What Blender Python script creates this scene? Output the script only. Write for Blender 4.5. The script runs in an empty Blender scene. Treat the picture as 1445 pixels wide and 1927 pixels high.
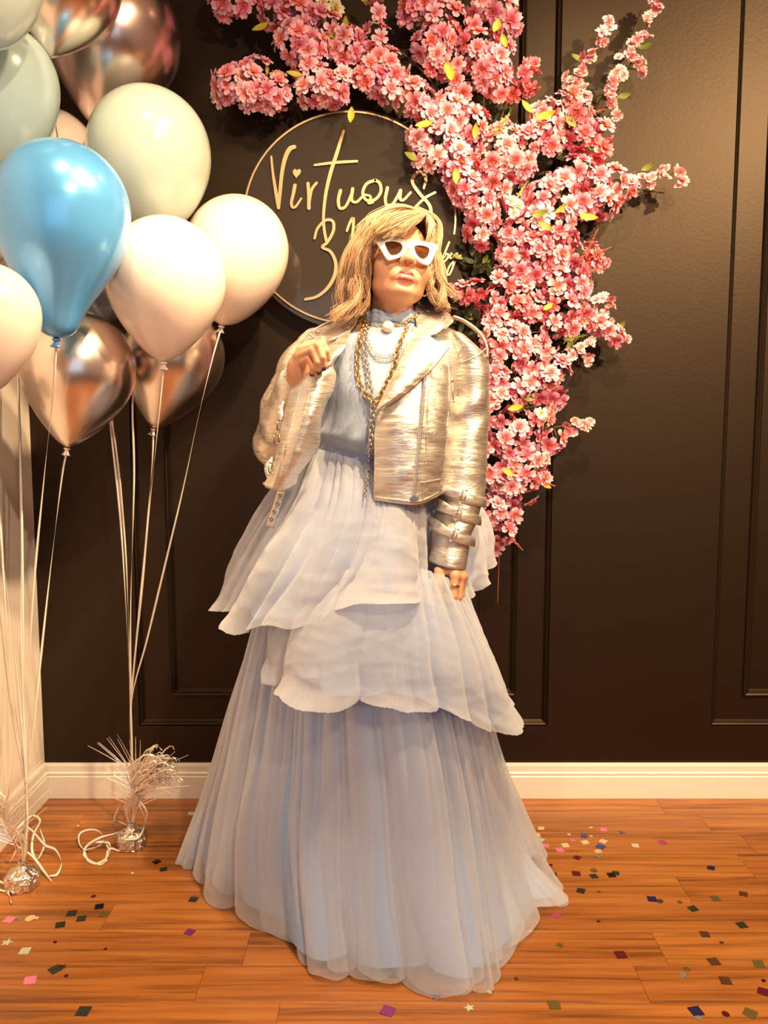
import bpy, bmesh, math, random
import numpy as np
from mathutils import Vector, Matrix

# ---------------------------------------------------------------- camera
FPX, CAM_H, TILT = 1500.0, 1.18, math.atan(150.5 / 1500.0)
IW, IH = 1445.0, 1927.0
scene = bpy.context.scene
COL = scene.collection
cam_d = bpy.data.cameras.new('camera')
cam = bpy.data.objects.new('camera', cam_d)
COL.objects.link(cam)
cam_d.sensor_fit = 'VERTICAL'
cam_d.sensor_height = 24.0
cam_d.lens = 24.0 * FPX / IH
cam.location = (0, 0, CAM_H)
cam.rotation_euler = (math.pi / 2 - TILT, 0, 0)
scene.camera = cam

# ---------------------------------------------------------------- world, exposure
world = bpy.data.worlds.new('world')
scene.world = world
world.use_nodes = True
bg = world.node_tree.nodes['Background']
bg.inputs[0].default_value = (0.62, 0.75, 1.0, 1)
bg.inputs[1].default_value = 0.6
vs = scene.view_settings
vs.view_transform = 'Standard'
vs.look = 'None'
vs.gamma = 1.0
vs.use_curve_mapping = False
vs.exposure = -0.04

CEIL = 3.0
WALL_Y, WALL_X0, WALL_X1, FRONT_Y = 2.49, -1.10, 2.6, -1.9
WARM = (1.0, 0.68, 0.36)
# ceiling downlights, the last two added to brighten: x, y, watts, colour, cone degrees, aim point, label
LAMPS = [
    (2.20, 0.05, 560, WARM, 62, (1.30, 2.49, 1.75), 'round recessed ceiling downlight turned to the bare wall'),
    (0.72, 2.10, 70, WARM, 84, (0.25, 1.95, 0.0), 'round recessed ceiling downlight above the blossoms'),
    (0.45, 1.05, 290, WARM, 100, (0.0, 1.75, 0.6), 'round recessed ceiling downlight above and before the woman'),
    (-0.35, 1.00, 72, WARM, 100, (-0.65, 1.6, 0.7), 'round recessed ceiling downlight before the balloons'),
    (0.95, 1.25, 420, WARM, 27, (-1.1, 2.28, 0.55), 'added unseen ceiling spotlight turned to the white wall'),  # added narrow wall washer, only there to brighten the white wall
    (1.05, -0.60, 235, (1.0, 0.75, 0.46), 84, (-0.2, 2.0, 0.45), 'added unseen ceiling fill light nearest the shop window'),  # added front fill that lifts the lower tiers of the gown
]
# daylight through the shop window behind the camera
day = bpy.data.lights.new('window_daylight', 'AREA')
day.shape = 'RECTANGLE'; day.size = 2.2; day.size_y = 1.6
day.energy = 6; day.color = (0.72, 0.84, 1.0)
day_o = bpy.data.objects.new('window_daylight', day)
COL.objects.link(day_o)
day_o.location = (0.3, FRONT_Y + 0.06, 1.5)
day_o.rotation_euler = (math.pi / 2, 0, 0)

# ---------------------------------------------------------------- helpers
def P(px, py, Y):
    """world point at depth Y that sits on the ray through photo pixel (px, py)"""
    dx = (px - IW / 2) / FPX; dy = (IH / 2 - py) / FPX
    c, s = math.cos(TILT), math.sin(TILT)
    d = np.array([dx, c + dy * s, -s + dy * c])
    return np.array([0, 0, CAM_H]) + d * (Y / d[1])

def PF(px, py, z=0.0):
    """world point on the height z that sits on the ray through photo pixel"""
    dx = (px - IW / 2) / FPX; dy = (IH / 2 - py) / FPX
    c, s = math.cos(TILT), math.sin(TILT)
    d = np.array([dx, c + dy * s, -s + dy * c])
    return np.array([0, 0, CAM_H]) + d * ((z - CAM_H) / d[2])

def nrm(v):
    v = np.asarray(v, float)
    return v / (np.linalg.norm(v) + 1e-12)

def tag(o, label=None, cat=None, group=None, kind=None):
    if label: o['label'] = label
    if cat: o['category'] = cat
    if group: o['group'] = group
    if kind: o['kind'] = kind
    return o

def empty(name, loc=(0, 0, 0), label=None, cat=None, group=None):
    o = bpy.data.objects.new(name, None)
    COL.objects.link(o)
    o.location = loc
    o.empty_display_size = 0.05
    return tag(o, label, cat, group)

def link(name, me, parent=None):
    o = bpy.data.objects.new(name, me)
    COL.objects.link(o)
    if parent is not None:
        o.parent = parent
        # children are authored in world coordinates: undo the parents' offsets
        off = Vector((0, 0, 0)); p = parent
        while p is not None:
            off += p.location; p = p.parent
        o.location = -off
    return o

def mesh(name, V, F, mats, smooth=True, mi=None):
    me = bpy.data.meshes.new(name)
    me.from_pydata([tuple(map(float, v)) for v in V], [], [tuple(int(i) for i in f) for f in F])
    for m in (mats if isinstance(mats, (list, tuple)) else [mats]):
        me.materials.append(m)
    if smooth:
        me.polygons.foreach_set('use_smooth', [True] * len(me.polygons))
    if mi is not None:
        me.polygons.foreach_set('material_index', [int(i) for i in mi])
    me.update()
    return me

def obj(name, V, F, mats, parent=None, smooth=True, mi=None):
    return link(name, mesh(name, V, F, mats, smooth, mi), parent)

class MB:
    """collects several shapes into one mesh"""
    def __init__(s): s.V = []; s.F = []; s.M = []; s.n = 0
    def add(s, V, F, m=0):
        s.V.extend([tuple(map(float, v)) for v in V])
        s.F.extend([tuple(int(i) + s.n for i in f) for f in F])
        s.M.extend([m] * len(F)); s.n += len(V)
        return s
    def obj(s, name, mats, parent=None, smooth=True):
        return obj(name, s.V, s.F, mats, parent, smooth, s.M)
    def mesh(s, name, mats, smooth=True):
        return mesh(name, s.V, s.F, mats, smooth, s.M)

def box(x0, x1, y0, y1, z0, z1):
    V = [(x0, y0, z0), (x1, y0, z0), (x1, y1, z0), (x0, y1, z0), (x0, y0, z1), (x1, y0, z1), (x1, y1, z1), (x0, y1, z1)]
    F = [(0, 3, 2, 1), (4, 5, 6, 7), (0, 1, 5, 4), (1, 2, 6, 5), (2, 3, 7, 6), (3, 0, 4, 7)]
    return V, F

def extrude_profile(prof, axis, a, b):
    """closed 2-D profile swept along x ('x': prof=(y,z)) or y ('y': prof=(x,z)) or z ('z': prof=(x,y))"""
    V = []
    for t in (a, b):
        for p, q in prof:
            V.append((t, p, q) if axis == 'x' else (p, t, q) if axis == 'y' else (p, q, t))
    n = len(prof)
    F = [(i, (i + 1) % n, n + (i + 1) % n, n + i) for i in range(n)]
    F += [tuple(range(n - 1, -1, -1)), tuple(range(n, 2 * n))]
    return V, F

def cat_rom(pts, n, closed=False):
    """Catmull-Rom resample of control points to n points (uniform in parameter)"""
    p = np.asarray(pts, float); m = len(p)
    if m == 2 and not closed:
        t = np.linspace(0, 1, n)[:, None]
        return p[0] * (1 - t) + p[1] * t
    u = np.linspace(0, m if closed else m - 1, n, endpoint=not closed)
    i = np.floor(u).astype(int)
    if not closed: i = np.minimum(i, m - 2)
    f = (u - i)[:, None]
    def g(k):
        return p[k % m] if closed else p[np.clip(k, 0, m - 1)]
    a, b, c, d = g(i - 1), g(i), g(i + 1), g(i + 2)
    if not closed:
        a = np.where((i == 0)[:, None], 2 * p[0] - p[1], a)
        d = np.where((i == m - 2)[:, None], 2 * p[-1] - p[-2], d)
    return 0.5 * ((2 * b) + (c - a) * f + (2 * a - 5 * b + 4 * c - d) * f ** 2 + (3 * b - a - 3 * c + d) * f ** 3)

def by_length(pts, n):
    """resample a dense polyline to n equally spaced points"""
    p = np.asarray(pts, float)
    L = np.r_[0, np.cumsum(np.linalg.norm(np.diff(p, axis=0), axis=1))]
    t = np.linspace(0, L[-1], n)
    return np.stack([np.interp(t, L, p[:, k]) for k in range(p.shape[1])], 1)

def frames(path, up=(0, 0, 1)):
    """tangent / normal / binormal carried along a path without twist"""
    p = np.asarray(path, float); n = len(p)
    T = np.gradient(p, axis=0); T /= (np.linalg.norm(T, axis=1)[:, None] + 1e-12)
    N = np.zeros_like(p)
    u = np.asarray(up, float)
    if abs(np.dot(nrm(u), T[0])) > 0.95: u = np.array([1.0, 0, 0]) if abs(T[0][0]) < 0.9 else np.array([0, 1.0, 0])
    N[0] = nrm(u - T[0] * np.dot(u, T[0]))
    for k in range(1, n):
        v = N[k - 1] - T[k] * np.dot(N[k - 1], T[k])
        N[k] = nrm(v)
    return T, N, np.cross(T, N)

def tube(path, r, n=6, caps=True, flat=1.0, up=(0, 0, 1), twist=0.0):
    """swept tube; r scalar or per point; flat squashes along the normal"""
    p = np.asarray(path, float); m = len(p)
    r = np.full(m, r) if np.isscalar(r) else np.asarray(r, float)
    T, N, B = frames(p, up)
    if twist:
        a = np.linspace(0, twist, m)[:, None]
        N, B = N * np.cos(a) + B * np.sin(a), B * np.cos(a) - N * np.sin(a)
    ang = np.arange(n) * 2 * math.pi / n
    V = (p[:, None] + r[:, None, None] * (np.cos(ang)[None, :, None] * N[:, None] * flat + np.sin(ang)[None, :, None] * B[:, None])).reshape(-1, 3)
    F = [(k * n + j, k * n + (j + 1) % n, (k + 1) * n + (j + 1) % n, (k + 1) * n + j) for k in range(m - 1) for j in range(n)]
    if caps:
        F += [tuple(range(n - 1, -1, -1)), tuple(range((m - 1) * n, m * n))]
    return V, F

def strip(path, w, up=(0, 0, 1), twist=0.0, th=0.0004):
    """flat ribbon with a little thickness"""
    return tube(path, w / 2, 4, True, max(th / w, 0.08), up, twist)

def grid_faces(nu, nv, closed=False):
    """faces of an (nu columns x nv rows) grid stored column by column"""
    F = []
    for i in range(nu if closed else nu - 1):
        a, b = i * nv, ((i + 1) % nu) * nv
        for j in range(nv - 1):
            F.append((a + j, b + j, b + j + 1, a + j + 1))
    return F

def net(ctrl, nu, nv, closed=False):
    """smooth surface through a net of control points ctrl[col][row]; returns (nu, nv, 3)"""
    cols = np.stack([cat_rom(c, nv) for c in ctrl])
    return np.stack([cat_rom(cols[:, j], nu, closed) for j in range(nv)], 1)

def shell(S, th, closed=False, inward=None):
    """give the grid surface S (nu, nv, 3) a thickness th and rim faces"""
    nu, nv = S.shape[:2]
    Nn = grid_normals(S, closed)
    A = S.reshape(-1, 3); B = (S - Nn * th).reshape(-1, 3)
    F1 = grid_faces(nu, nv, closed); n = nu * nv
    F = list(F1) + [tuple(n + k for k in f[::-1]) for f in F1]
    def rim(seq, loop):
        for a, b in zip(seq, seq[1:] + (seq[:1] if loop else [])):
            F.append((b, a, n + a, n + b))
    rim([i * nv for i in range(nu)], closed)
    rim([i * nv + nv - 1 for i in range(nu)][::-1], closed)
    if not closed:
        rim([j for j in range(nv)][::-1], False)
        rim([(nu - 1) * nv + j for j in range(nv)], False)
    return np.r_[A, B], F

def grid_normals(S, closed=False):
    if closed:
        du = np.roll(S, -1, 0) - np.roll(S, 1, 0)
    else:
        du = np.gradient(S, axis=0)
    dv = np.gradient(S, axis=1)
    N = np.cross(du, dv)
    return N / (np.linalg.norm(N, axis=2)[..., None] + 1e-12)

def noise1(x, seed=0, octaves=3):
    """smooth pseudo-random 1-D signal"""
    rs = np.random.RandomState(seed); x = np.asarray(x, float); out = np.zeros_like(x); a = 1.0
    for o in range(octaves):
        for k in range(3):
            f = (1.7 ** o) * rs.uniform(0.6, 1.5); out += a * np.sin(x * f + rs.uniform(0, 6.28)) / 3
        a *= 0.6
    return out

def sphere(c, r, nu=16, nv=10, sc=(1, 1, 1)):
    V = []; F = []
    for j in range(nv + 1):
        th = math.pi * j / nv
        for i in range(nu):
            a = 2 * math.pi * i / nu
            V.append((c[0] + r * sc[0] * math.sin(th) * math.cos(a), c[1] + r * sc[1] * math.sin(th) * math.sin(a), c[2] + r * sc[2] * math.cos(th)))
    for j in range(nv):
        for i in range(nu):
            F.append((j * nu + i, (j + 1) * nu + i, (j + 1) * nu + (i + 1) % nu, j * nu + (i + 1) % nu))
    return V, F

def torus(R, r, n=12, m=6, sx=1.0):
    V = []; F = []
    for i in range(n):
        a = 2 * math.pi * i / n
        for j in range(m):
            b = 2 * math.pi * j / m
            V.append(((R + r * math.cos(b)) * math.cos(a) * sx, (R + r * math.cos(b)) * math.sin(a), r * math.sin(b)))
    for i in range(n):
        for j in range(m):
            F.append((i * m + j, ((i + 1) % n) * m + j, ((i + 1) % n) * m + (j + 1) % m, i * m + (j + 1) % m))
    return V, F

def xf(V, M):
    V = np.asarray(V, float)
    M = np.array(M)
    return V @ M[:3, :3].T + M[:3, 3]

def basis(x, y, z, o=(0, 0, 0)):
    M = np.eye(4); M[:3, 0] = x; M[:3, 1] = y; M[:3, 2] = z; M[:3, 3] = o
    return M

# ---------------------------------------------------------------- materials
def mat(name, col, rough=0.5, metal=0.0, **kw):
    m = bpy.data.materials.new(name)
    m.use_nodes = True
    b = m.node_tree.nodes['Principled BSDF']
    b.inputs['Base Color'].default_value = (*col, 1)
    b.inputs['Roughness'].default_value = rough
    b.inputs['Metallic'].default_value = metal
    for k, v in kw.items():
        b.inputs[k.replace('_', ' ')].default_value = v
    return m

def N(m, typ, **kw):
    n = m.node_tree.nodes.new(typ)
    for k, v in kw.items(): setattr(n, k, v)
    return n

def L(m, a, b): m.node_tree.links.new(a, b)

def ramp(m, stops):
    n = N(m, 'ShaderNodeValToRGB')
    e = n.color_ramp.elements
    while len(e) < len(stops): e.new(0.5)
    for k, (p, c) in enumerate(stops):
        e[k].position = p; e[k].color = (*c, 1)
    return n

def bump(m, height, strength=0.3, dist=0.01):
    b = N(m, 'ShaderNodeBump'); b.inputs['Strength'].default_value = strength; b.inputs['Distance'].default_value = dist
    L(m, height, b.inputs['Height'])
    L(m, b.outputs[0], m.node_tree.nodes['Principled BSDF'].inputs['Normal'])
    return b

def pbsdf(m): return m.node_tree.nodes['Principled BSDF']

def noise_node(m, scale, detail=4, rough=0.5, coord='Object', sc=None):
    t = N(m, 'ShaderNodeTexCoord'); n = N(m, 'ShaderNodeTexNoise')
    n.inputs['Scale'].default_value = scale; n.inputs['Detail'].default_value = detail; n.inputs['Roughness'].default_value = rough
    if sc:
        mp = N(m, 'ShaderNodeMapping'); mp.inputs['Scale'].default_value = sc
        L(m, t.outputs[coord], mp.inputs[0]); L(m, mp.outputs[0], n.inputs[0])
    else:
        L(m, t.outputs[coord], n.inputs[0])
    return n
# ================================================================ ROOM
M_wall = mat('charcoal_brown_paint', (0.0090, 0.0048, 0.0024), 0.44, Specular_IOR_Level=0.42, Specular_Tint=(1.0, 0.76, 0.56, 1))
_n = noise_node(M_wall, 90, 3); bump(M_wall, _n.outputs[0], 0.08, 0.004)
M_white = mat('white_wall_paint', (0.82, 0.74, 0.66), 0.55)
_n = noise_node(M_white, 60, 3); bump(M_white, _n.outputs[0], 0.05, 0.004)
M_base = mat('white_gloss_trim', (0.82, 0.78, 0.72), 0.32)
M_ceil = mat('ceiling_paint', (0.72, 0.68, 0.63), 0.8)

# floor: sub-floor slab and single planks
M_sub = mat('sub_floor', (0.05, 0.025, 0.012), 0.9)
M_plank = []
for k, (c0, c1, c2) in enumerate([((0.13, 0.042, 0.009), (0.33, 0.115, 0.023), (0.45, 0.18, 0.045)),
                                  ((0.12, 0.037, 0.008), (0.31, 0.105, 0.021), (0.42, 0.165, 0.040)),
                                  ((0.15, 0.049, 0.011), (0.36, 0.130, 0.026), (0.48, 0.20, 0.050))]):
    m = mat('oak_laminate', c1, 0.36)
    t = N(m, 'ShaderNodeTexCoord'); oi = N(m, 'ShaderNodeObjectInfo')
    cm = N(m, 'ShaderNodeCombineXYZ'); L(m, oi.outputs['Random'], cm.inputs[2])
    sc_ = N(m, 'ShaderNodeVectorMath', operation='SCALE'); sc_.inputs['Scale'].default_value = 40; L(m, cm.outputs[0], sc_.inputs[0])
    ad = N(m, 'ShaderNodeVectorMath', operation='ADD'); L(m, t.outputs['Object'], ad.inputs[0]); L(m, sc_.outputs[0], ad.inputs[1])
    mp = N(m, 'ShaderNodeMapping'); mp.inputs['Scale'].default_value = (1.3, 30, 4); L(m, ad.outputs[0], mp.inputs[0])
    n1 = N(m, 'ShaderNodeTexNoise'); n1.inputs['Scale'].default_value = 1.6; n1.inputs['Detail'].default_value = 6; n1.inputs['Roughness'].default_value = 0.62; n1.inputs['Distortion'].default_value = 0.6
    L(m, mp.outputs[0], n1.inputs[0])
    r = ramp(m, [(0.30, c0), (0.5, c1), (0.72, c2)]); L(m, n1.outputs[0], r.inputs[0])
    L(m, r.outputs[0], pbsdf(m).inputs['Base Color'])
    bump(m, n1.outputs[0], 0.05, 0.003)
    M_plank.append(m)

floor = obj('floor', *box(WALL_X0 - 0.1, WALL_X1 + 0.1, FRONT_Y - 0.1, WALL_Y + 0.1, -0.12, -0.008), M_sub, smooth=False)
tag(floor, kind='structure')
rng = random.Random(5)
PW = 0.118
rows = int((WALL_Y - FRONT_Y) / PW) + 1
for r_ in range(rows):
    y1 = WALL_Y - r_ * PW; y0 = max(y1 - PW, FRONT_Y)
    x = WALL_X0 - rng.uniform(0.0, 1.0)
    while x < WALL_X1:
        xe = x + rng.choice([0.95, 1.2, 1.3])
        a, b = max(x, WALL_X0), min(xe, WALL_X1)
        if b - a > 0.02:
            g = 0.0003; bv = 0.0008
            V, F = box(a + g, b - g, y0 + g, y1 - g, -0.008, 0.0)
            V = [(vx, vy, vz) for vx, vy, vz in V]
            # chamfered top edge
            T4 = [(a + g + bv, y0 + g + bv, 0), (b - g - bv, y0 + g + bv, 0), (b - g - bv, y1 - g - bv, 0), (a + g + bv, y1 - g - bv, 0)]
            V[4:] = [(v[0], v[1], -bv * 0.7) for v in V[4:]]
            V += T4
            F = [f for f in F if f != (4, 5, 6, 7)] + [(4, 5, 9, 8), (5, 6, 10, 9), (6, 7, 11, 10), (7, 4, 8, 11), (8, 9, 10, 11)]
            obj('plank', V, F, M_plank[rng.randrange(3)], floor, smooth=False)
        x = xe

# back wall with two-step recessed panels
def panel_prof(u):  # not used for drawing, kept for the moulding cross-section
    return u
wall_back = MB()
SK = [(262, 1030), (1337, 2110)]       # outer panel edges in photo pixels at the foot of the panel
def wx(px, py=1366): return float(P(px, py, WALL_Y)[0])
def wz(py): return float(P(722, py, WALL_Y)[2])
ZB0, ZB1 = wz(1366), wz(1311)
D1, D2 = 0.012, 0.024
xs_panels = [(wx(262), wx(1030)), (wx(1337), wx(1337) + wx(1030) - wx(262))]
ins = wx(322) - wx(262)
# stiles and rails (front plane y = WALL_Y), first recess, second recess
ZT = CEIL - 0.22
cuts = [WALL_X0]
for a, b in xs_panels: cuts += [a, b]
cuts.append(WALL_X1)
TH = 0.15
for i in range(0, len(cuts), 2):
    wall_back.add(*box(cuts[i], cuts[i + 1], WALL_Y, WALL_Y + TH, 0, CEIL))
for a, b in xs_panels:
    wall_back.add(*box(a, b, WALL_Y, WALL_Y + TH, 0, ZB0))
    wall_back.add(*box(a, b, WALL_Y, WALL_Y + TH, ZT, CEIL))
    wall_back.add(*box(a, b, WALL_Y + D1, WALL_Y + TH, ZB0, ZT))
wb = wall_back.obj('wall_back', M_wall, smooth=False)
tag(wb, kind='structure')
# raised mouldings: outer edge and inner edge of each panel
def frame_mould(name, x0, x1, z0, z1, yb, w, d):
    m = MB()
    prof = [(0, 0), (0.0, -d * 0.6), (w * 0.22, -d), (w * 0.45, -d * 0.75), (w * 0.6, -d * 0.95), (w * 0.85, -d * 0.3), (w, 0)]
    ring = []
    for (cx, cz, sx, sz) in ((x0, z0, 1, 1), (x1, z0, -1, 1), (x1, z1, -1, -1), (x0, z1, 1, -1)):
        ring.append([(cx + sx * p, yb + q, cz + sz * p) for p, q in prof])
    V = [v for r in ring for v in r]; n = len(prof)
    F = [(k * n + j, k * n + j + 1, ((k + 1) % 4) * n + j + 1, ((k + 1) % 4) * n + j) for k in range(4) for j in range(n - 1)]
    m.add(V, F)
    return m.obj(name, M_wall, smooth=False)
k_ = 1
for a, b in xs_panels:
    for (i0, w, d, yb) in ((0.0, 0.018, 0.010, WALL_Y + D1), (ins, 0.022, 0.012, WALL_Y + D1)):
        o = frame_mould('trim_%d' % k_, a + i0, b - i0, ZB0 + (ZB1 - ZB0) * (i0 > 0), ZT - i0, yb, w, d)
        tag(o, kind='structure'); k_ += 1

wl = obj('wall_left', *box(WALL_X0 - 0.12, WALL_X0, FRONT_Y, WALL_Y + 0.15, 0, CEIL), M_white, smooth=False); tag(wl, kind='structure')
wr = obj('wall_right', *box(WALL_X1, WALL_X1 + 0.12, FRONT_Y, WALL_Y + 0.15, 0, CEIL), M_white, smooth=False); tag(wr, kind='structure')
ce = obj('ceiling', *box(WALL_X0 - 0.12, WALL_X1 + 0.12, FRONT_Y - 0.12, WALL_Y + 0.15, CEIL, CEIL + 0.1), M_ceil, smooth=False); tag(ce, kind='structure')
# front wall with the shop window behind the camera
fw = MB()
WX0, WX1, WZ0, WZ1 = -0.9, 1.5, 0.6, 2.4
for b_ in ((WALL_X0 - .12, WX0, 0, CEIL), (WX1, WALL_X1 + .12, 0, CEIL), (WX0, WX1, 0, WZ0), (WX0, WX1, WZ1, CEIL)):
    fw.add(*box(b_[0], b_[1], FRONT_Y - 0.12, FRONT_Y, b_[2], b_[3]))
tag(fw.obj('wall_front', M_white, smooth=False), kind='structure')
win = MB()
for b_ in ((WX0, WX0 + .05, WZ0, WZ1), (WX1 - .05, WX1, WZ0, WZ1), (WX0 + .05, WX1 - .05, WZ0, WZ0 + .05), (WX0 + .05, WX1 - .05, WZ1 - .05, WZ1), (.28, .32, WZ0 + .05, WZ1 - .05)):
    win.add(*box(b_[0], b_[1], FRONT_Y - 0.08, FRONT_Y - 0.02, b_[2], b_[3]))
tag(win.obj('window_1', M_base, smooth=False), kind='structure')

# baseboards (profile: foot, cap mouldings)
def bb_prof(h):
    return [(0, 0), (0.016, 0), (0.016, h * 0.63), (0.012, h * 0.66), (0.0145, h * 0.70), (0.0145, h * 0.73), (0.010, h * 0.77), (0.010, h * 0.93), (0.0075, h), (0, h)]
BBH = wz(1435)
bbb = obj('baseboard_back', *extrude_profile([(WALL_Y - p, q) for p, q in bb_prof(BBH)], 'x', WALL_X0, WALL_X1), M_base, smooth=False); tag(bbb, kind='structure')
bbl = obj('baseboard_left', *extrude_profile([(WALL_X0 + p, q) for p, q in bb_prof(BBH)], 'y', FRONT_Y, WALL_Y - 0.017), M_base, smooth=False); tag(bbl, kind='structure')
bbr = obj('baseboard_right', *extrude_profile([(WALL_X1 - p, q) for p, q in bb_prof(BBH)], 'y', FRONT_Y, WALL_Y - 0.017), M_base, smooth=False); tag(bbr, kind='structure')

# downlights
M_ring = mat('downlight_trim', (0.8, 0.78, 0.75), 0.4)
for (lx, ly, watts, colr, cone, aim, lab) in LAMPS:
    e = empty('recessed_downlight', (lx, ly, CEIL), lab, 'ceiling light')
    V, F = torus(0.055, 0.008, 28, 8)
    obj('trim_ring', np.asarray(V) + [lx, ly, CEIL - 0.003], F, M_ring, e)
    me_ = mat('lamp_glass', (1, 1, 1), 0.5)
    pbsdf(me_).inputs['Emission Color'].default_value = (*colr, 1); pbsdf(me_).inputs['Emission Strength'].default_value = 14
    ang = np.linspace(0, 2 * math.pi, 24, endpoint=False)
    obj('diffuser', [(lx + 0.047 * math.cos(a), ly + 0.047 * math.sin(a), CEIL - 0.004) for a in ang], [tuple(range(23, -1, -1))], me_, e, smooth=False)
    ld = bpy.data.lights.new('downlight_lamp', 'SPOT')
    ld.energy = watts; ld.color = colr; ld.spot_size = math.radians(cone); ld.spot_blend = 0.7; ld.shadow_soft_size = 0.045
    lo = bpy.data.objects.new('downlight_lamp', ld); COL.objects.link(lo)
    lo.location = (lx, ly, CEIL - 0.06)
    lo.rotation_euler = (Vector(aim) - Vector(lo.location)).to_track_quat('-Z', 'Y').to_euler()
# ================================================================ BALLOONS
def latex(name, col, rough=0.22, sheen=0.0, trans=0.0):
    m = mat(name, col, rough, Coat_Weight=0.35, Coat_Roughness=0.12)
    b = pbsdf(m); b.inputs['Subsurface Weight'].default_value = 0.25; b.inputs['Subsurface Radius'].default_value = (0.05, 0.04, 0.03); b.inputs['Subsurface Scale'].default_value = 0.5
    return m
M_peach = latex('peach_white_latex', (0.88, 0.74, 0.66))
M_mint = latex('pale_mint_latex', (0.52, 0.64, 0.60))
M_aqua = latex('pale_aqua_latex', (0.46, 0.62, 0.66))
M_blue = mat('pearl_blue_latex', (0.11, 0.42, 0.90), 0.28, 0.3, Coat_Weight=0.6, Coat_Roughness=0.1)
M_slate = mat('slate_blue_latex', (0.16, 0.20, 0.30), 0.25, 0.5, Coat_Weight=0.4)
M_chrome = mat('rose_silver_chrome', (0.86, 0.74, 0.68), 0.25, 1.0)
M_mauve = mat('mauve_chrome', (0.84, 0.68, 0.65), 0.25, 1.0)
M_ribbon = mat('white_curling_ribbon', (0.88, 0.80, 0.72), 0.35, Coat_Weight=0.3)

PEAR = [(0, 1), (0.15, 0.985), (0.3, 0.92), (0.45, 0.78), (0.6, 0.61), (0.75, 0.44), (0.86, 0.345), (0.94, 0.27), (0.985, 0.15), (1, 0.035)]
def egg(k):
    s = np.linspace(0, 1, 22)
    return [(a, (1 - k) * math.sqrt(max(0, 1 - a * a)) + k * math.cos(math.pi / 2 * a) + 0.03 * a) for a in s]

balloon_count = {}
def balloon(c, rp, tail, Y, m, label, prof=None, k=0.55, Yt=None, ribbon=None, flat=1.0):
    C = P(c[0], c[1], Y); K = P(tail[0], tail[1], Yt or Y)
    R = rp / FPX * Y
    ax = nrm(K - C); Ln = np.linalg.norm(K - C)
    e = empty('balloon', C, label, 'balloon', 'helium party balloons')
    prof = prof or egg(k)
    rs = [(-math.cos(a) * R * 1.02, math.sin(a) * R) for a in np.linspace(0.0, math.pi / 2, 14)[:-1]] + [(s * Ln, max(r, 0.03) * R) for s, r in prof]
    pts = np.array(rs); pts = cat_rom(pts, 44); pts[0, 1] = 0.0005; pts[:, 1] = np.maximum(pts[:, 1], 0.0005)
    x = nrm(np.cross(ax, [0, 1, 0.01])); y = np.cross(ax, x)
    nS = 48
    V = []; F = []
    for t, r in pts:
        for i in range(nS):
            a = 2 * math.pi * i / nS
            V.append(C + ax * t + (x * math.cos(a) + y * math.sin(a)) * r)
    for j in range(len(pts) - 1):
        for i in range(nS):
            F.append((j * nS + i, j * nS + (i + 1) % nS, (j + 1) * nS + (i + 1) % nS, (j + 1) * nS + i))
    obj('balloon_body', V, F, m, e)
    # knot: rolled lip and little flare
    kb = MB()
    V, F = torus(0.006, 0.0035, 14, 8)
    kb.add(xf(V, basis(x, y, ax, K + ax * 0.004)), F)
    fl = []
    for j, (t, r) in enumerate(((0.002, 0.004), (0.010, 0.005), (0.018, 0.010), (0.021, 0.011), (0.0205, 0.0095))):
        for i in range(14):
            a = 2 * math.pi * i / 14
            fl.append(K + ax * t + (x * math.cos(a) * (1 + .25 * math.sin(3 * a)) + y * math.sin(a) * .7) * r)
    kb.add(fl, [(j * 14 + i, j * 14 + (i + 1) % 14, (j + 1) * 14 + (i + 1) % 14, (j + 1) * 14 + i) for j in range(4) for i in range(14)])
    kb.obj('knot', m, e)
    if ribbon:
        pts = [K + ax * 0.006] + [P(*q) if len(q) == 3 else q for q in ribbon]
        path = by_length(cat_rom(pts, 60), 70)
        obj('ribbon', *strip(path, 0.0062, (0, 1, 0), twist=rng.uniform(3, 9)), M_ribbon, e)
    return e

W1Y, W2Y = 2.26, 2.03        # depth of the two weights
def toW1(*mid): return list(mid) + [(246, 1330, W1Y), (250, 1500, W1Y), (250, 1548, W1Y)]
def toW2(*mid): return list(mid) + [(50, 1500, W2Y), (45, 1628, W2Y)]
balloon((312, 524), 108, (308, 680), 2.02, M_peach, 'round peach white balloon front and centre of the bunch, knot hanging over silver balloon', k=0.6, ribbon=toW1((291, 860, 2.08), (262, 1150, 2.2)))
balloon((446, 470), 94, (417, 612), 2.26, M_peach, 'peach white balloon overlapping the round sign', k=0.45, ribbon=toW1((398, 680, 2.09), (372, 790, 2.08), (340, 940, 2.15), (280, 1190, 2.25)))
balloon((281, 286), 109, (300, 440), 2.16, M_mint, 'pale mint balloon above the front peach balloon', k=0.35, ribbon=toW1((253, 700, 2.17), (252, 900, 2.2), (246, 1150, 2.24)))
balloon((118, 396), 119, (106, 636), 1.80, M_blue, 'pear shaped pearl blue balloon with long neck', prof=PEAR, ribbon=toW2((100, 740, 1.83), (83, 900, 1.93), (58, 1180, 2.0)))
balloon((148, 692), 103, (127, 842), 2.05, M_chrome, 'silver chrome balloon below the pear shaped blue balloon', k=0.75, ribbon=toW2((112, 930, 2.07), (72, 1280, 2.06)))
balloon((328, 668), 92, (290, 806), 2.275, M_chrome, 'bronze silver chrome balloon partly hidden behind the front peach balloon', k=0.75, ribbon=toW1((284, 900, 2.24), (262, 1170, 2.25)))
balloon((214, 72), 116, (180, 238), 2.29, M_mauve, 'large mauve chrome balloon above the mint balloon', k=0.75, ribbon=toW1((200, 700, 2.33), (228, 1000, 2.31)))
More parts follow.
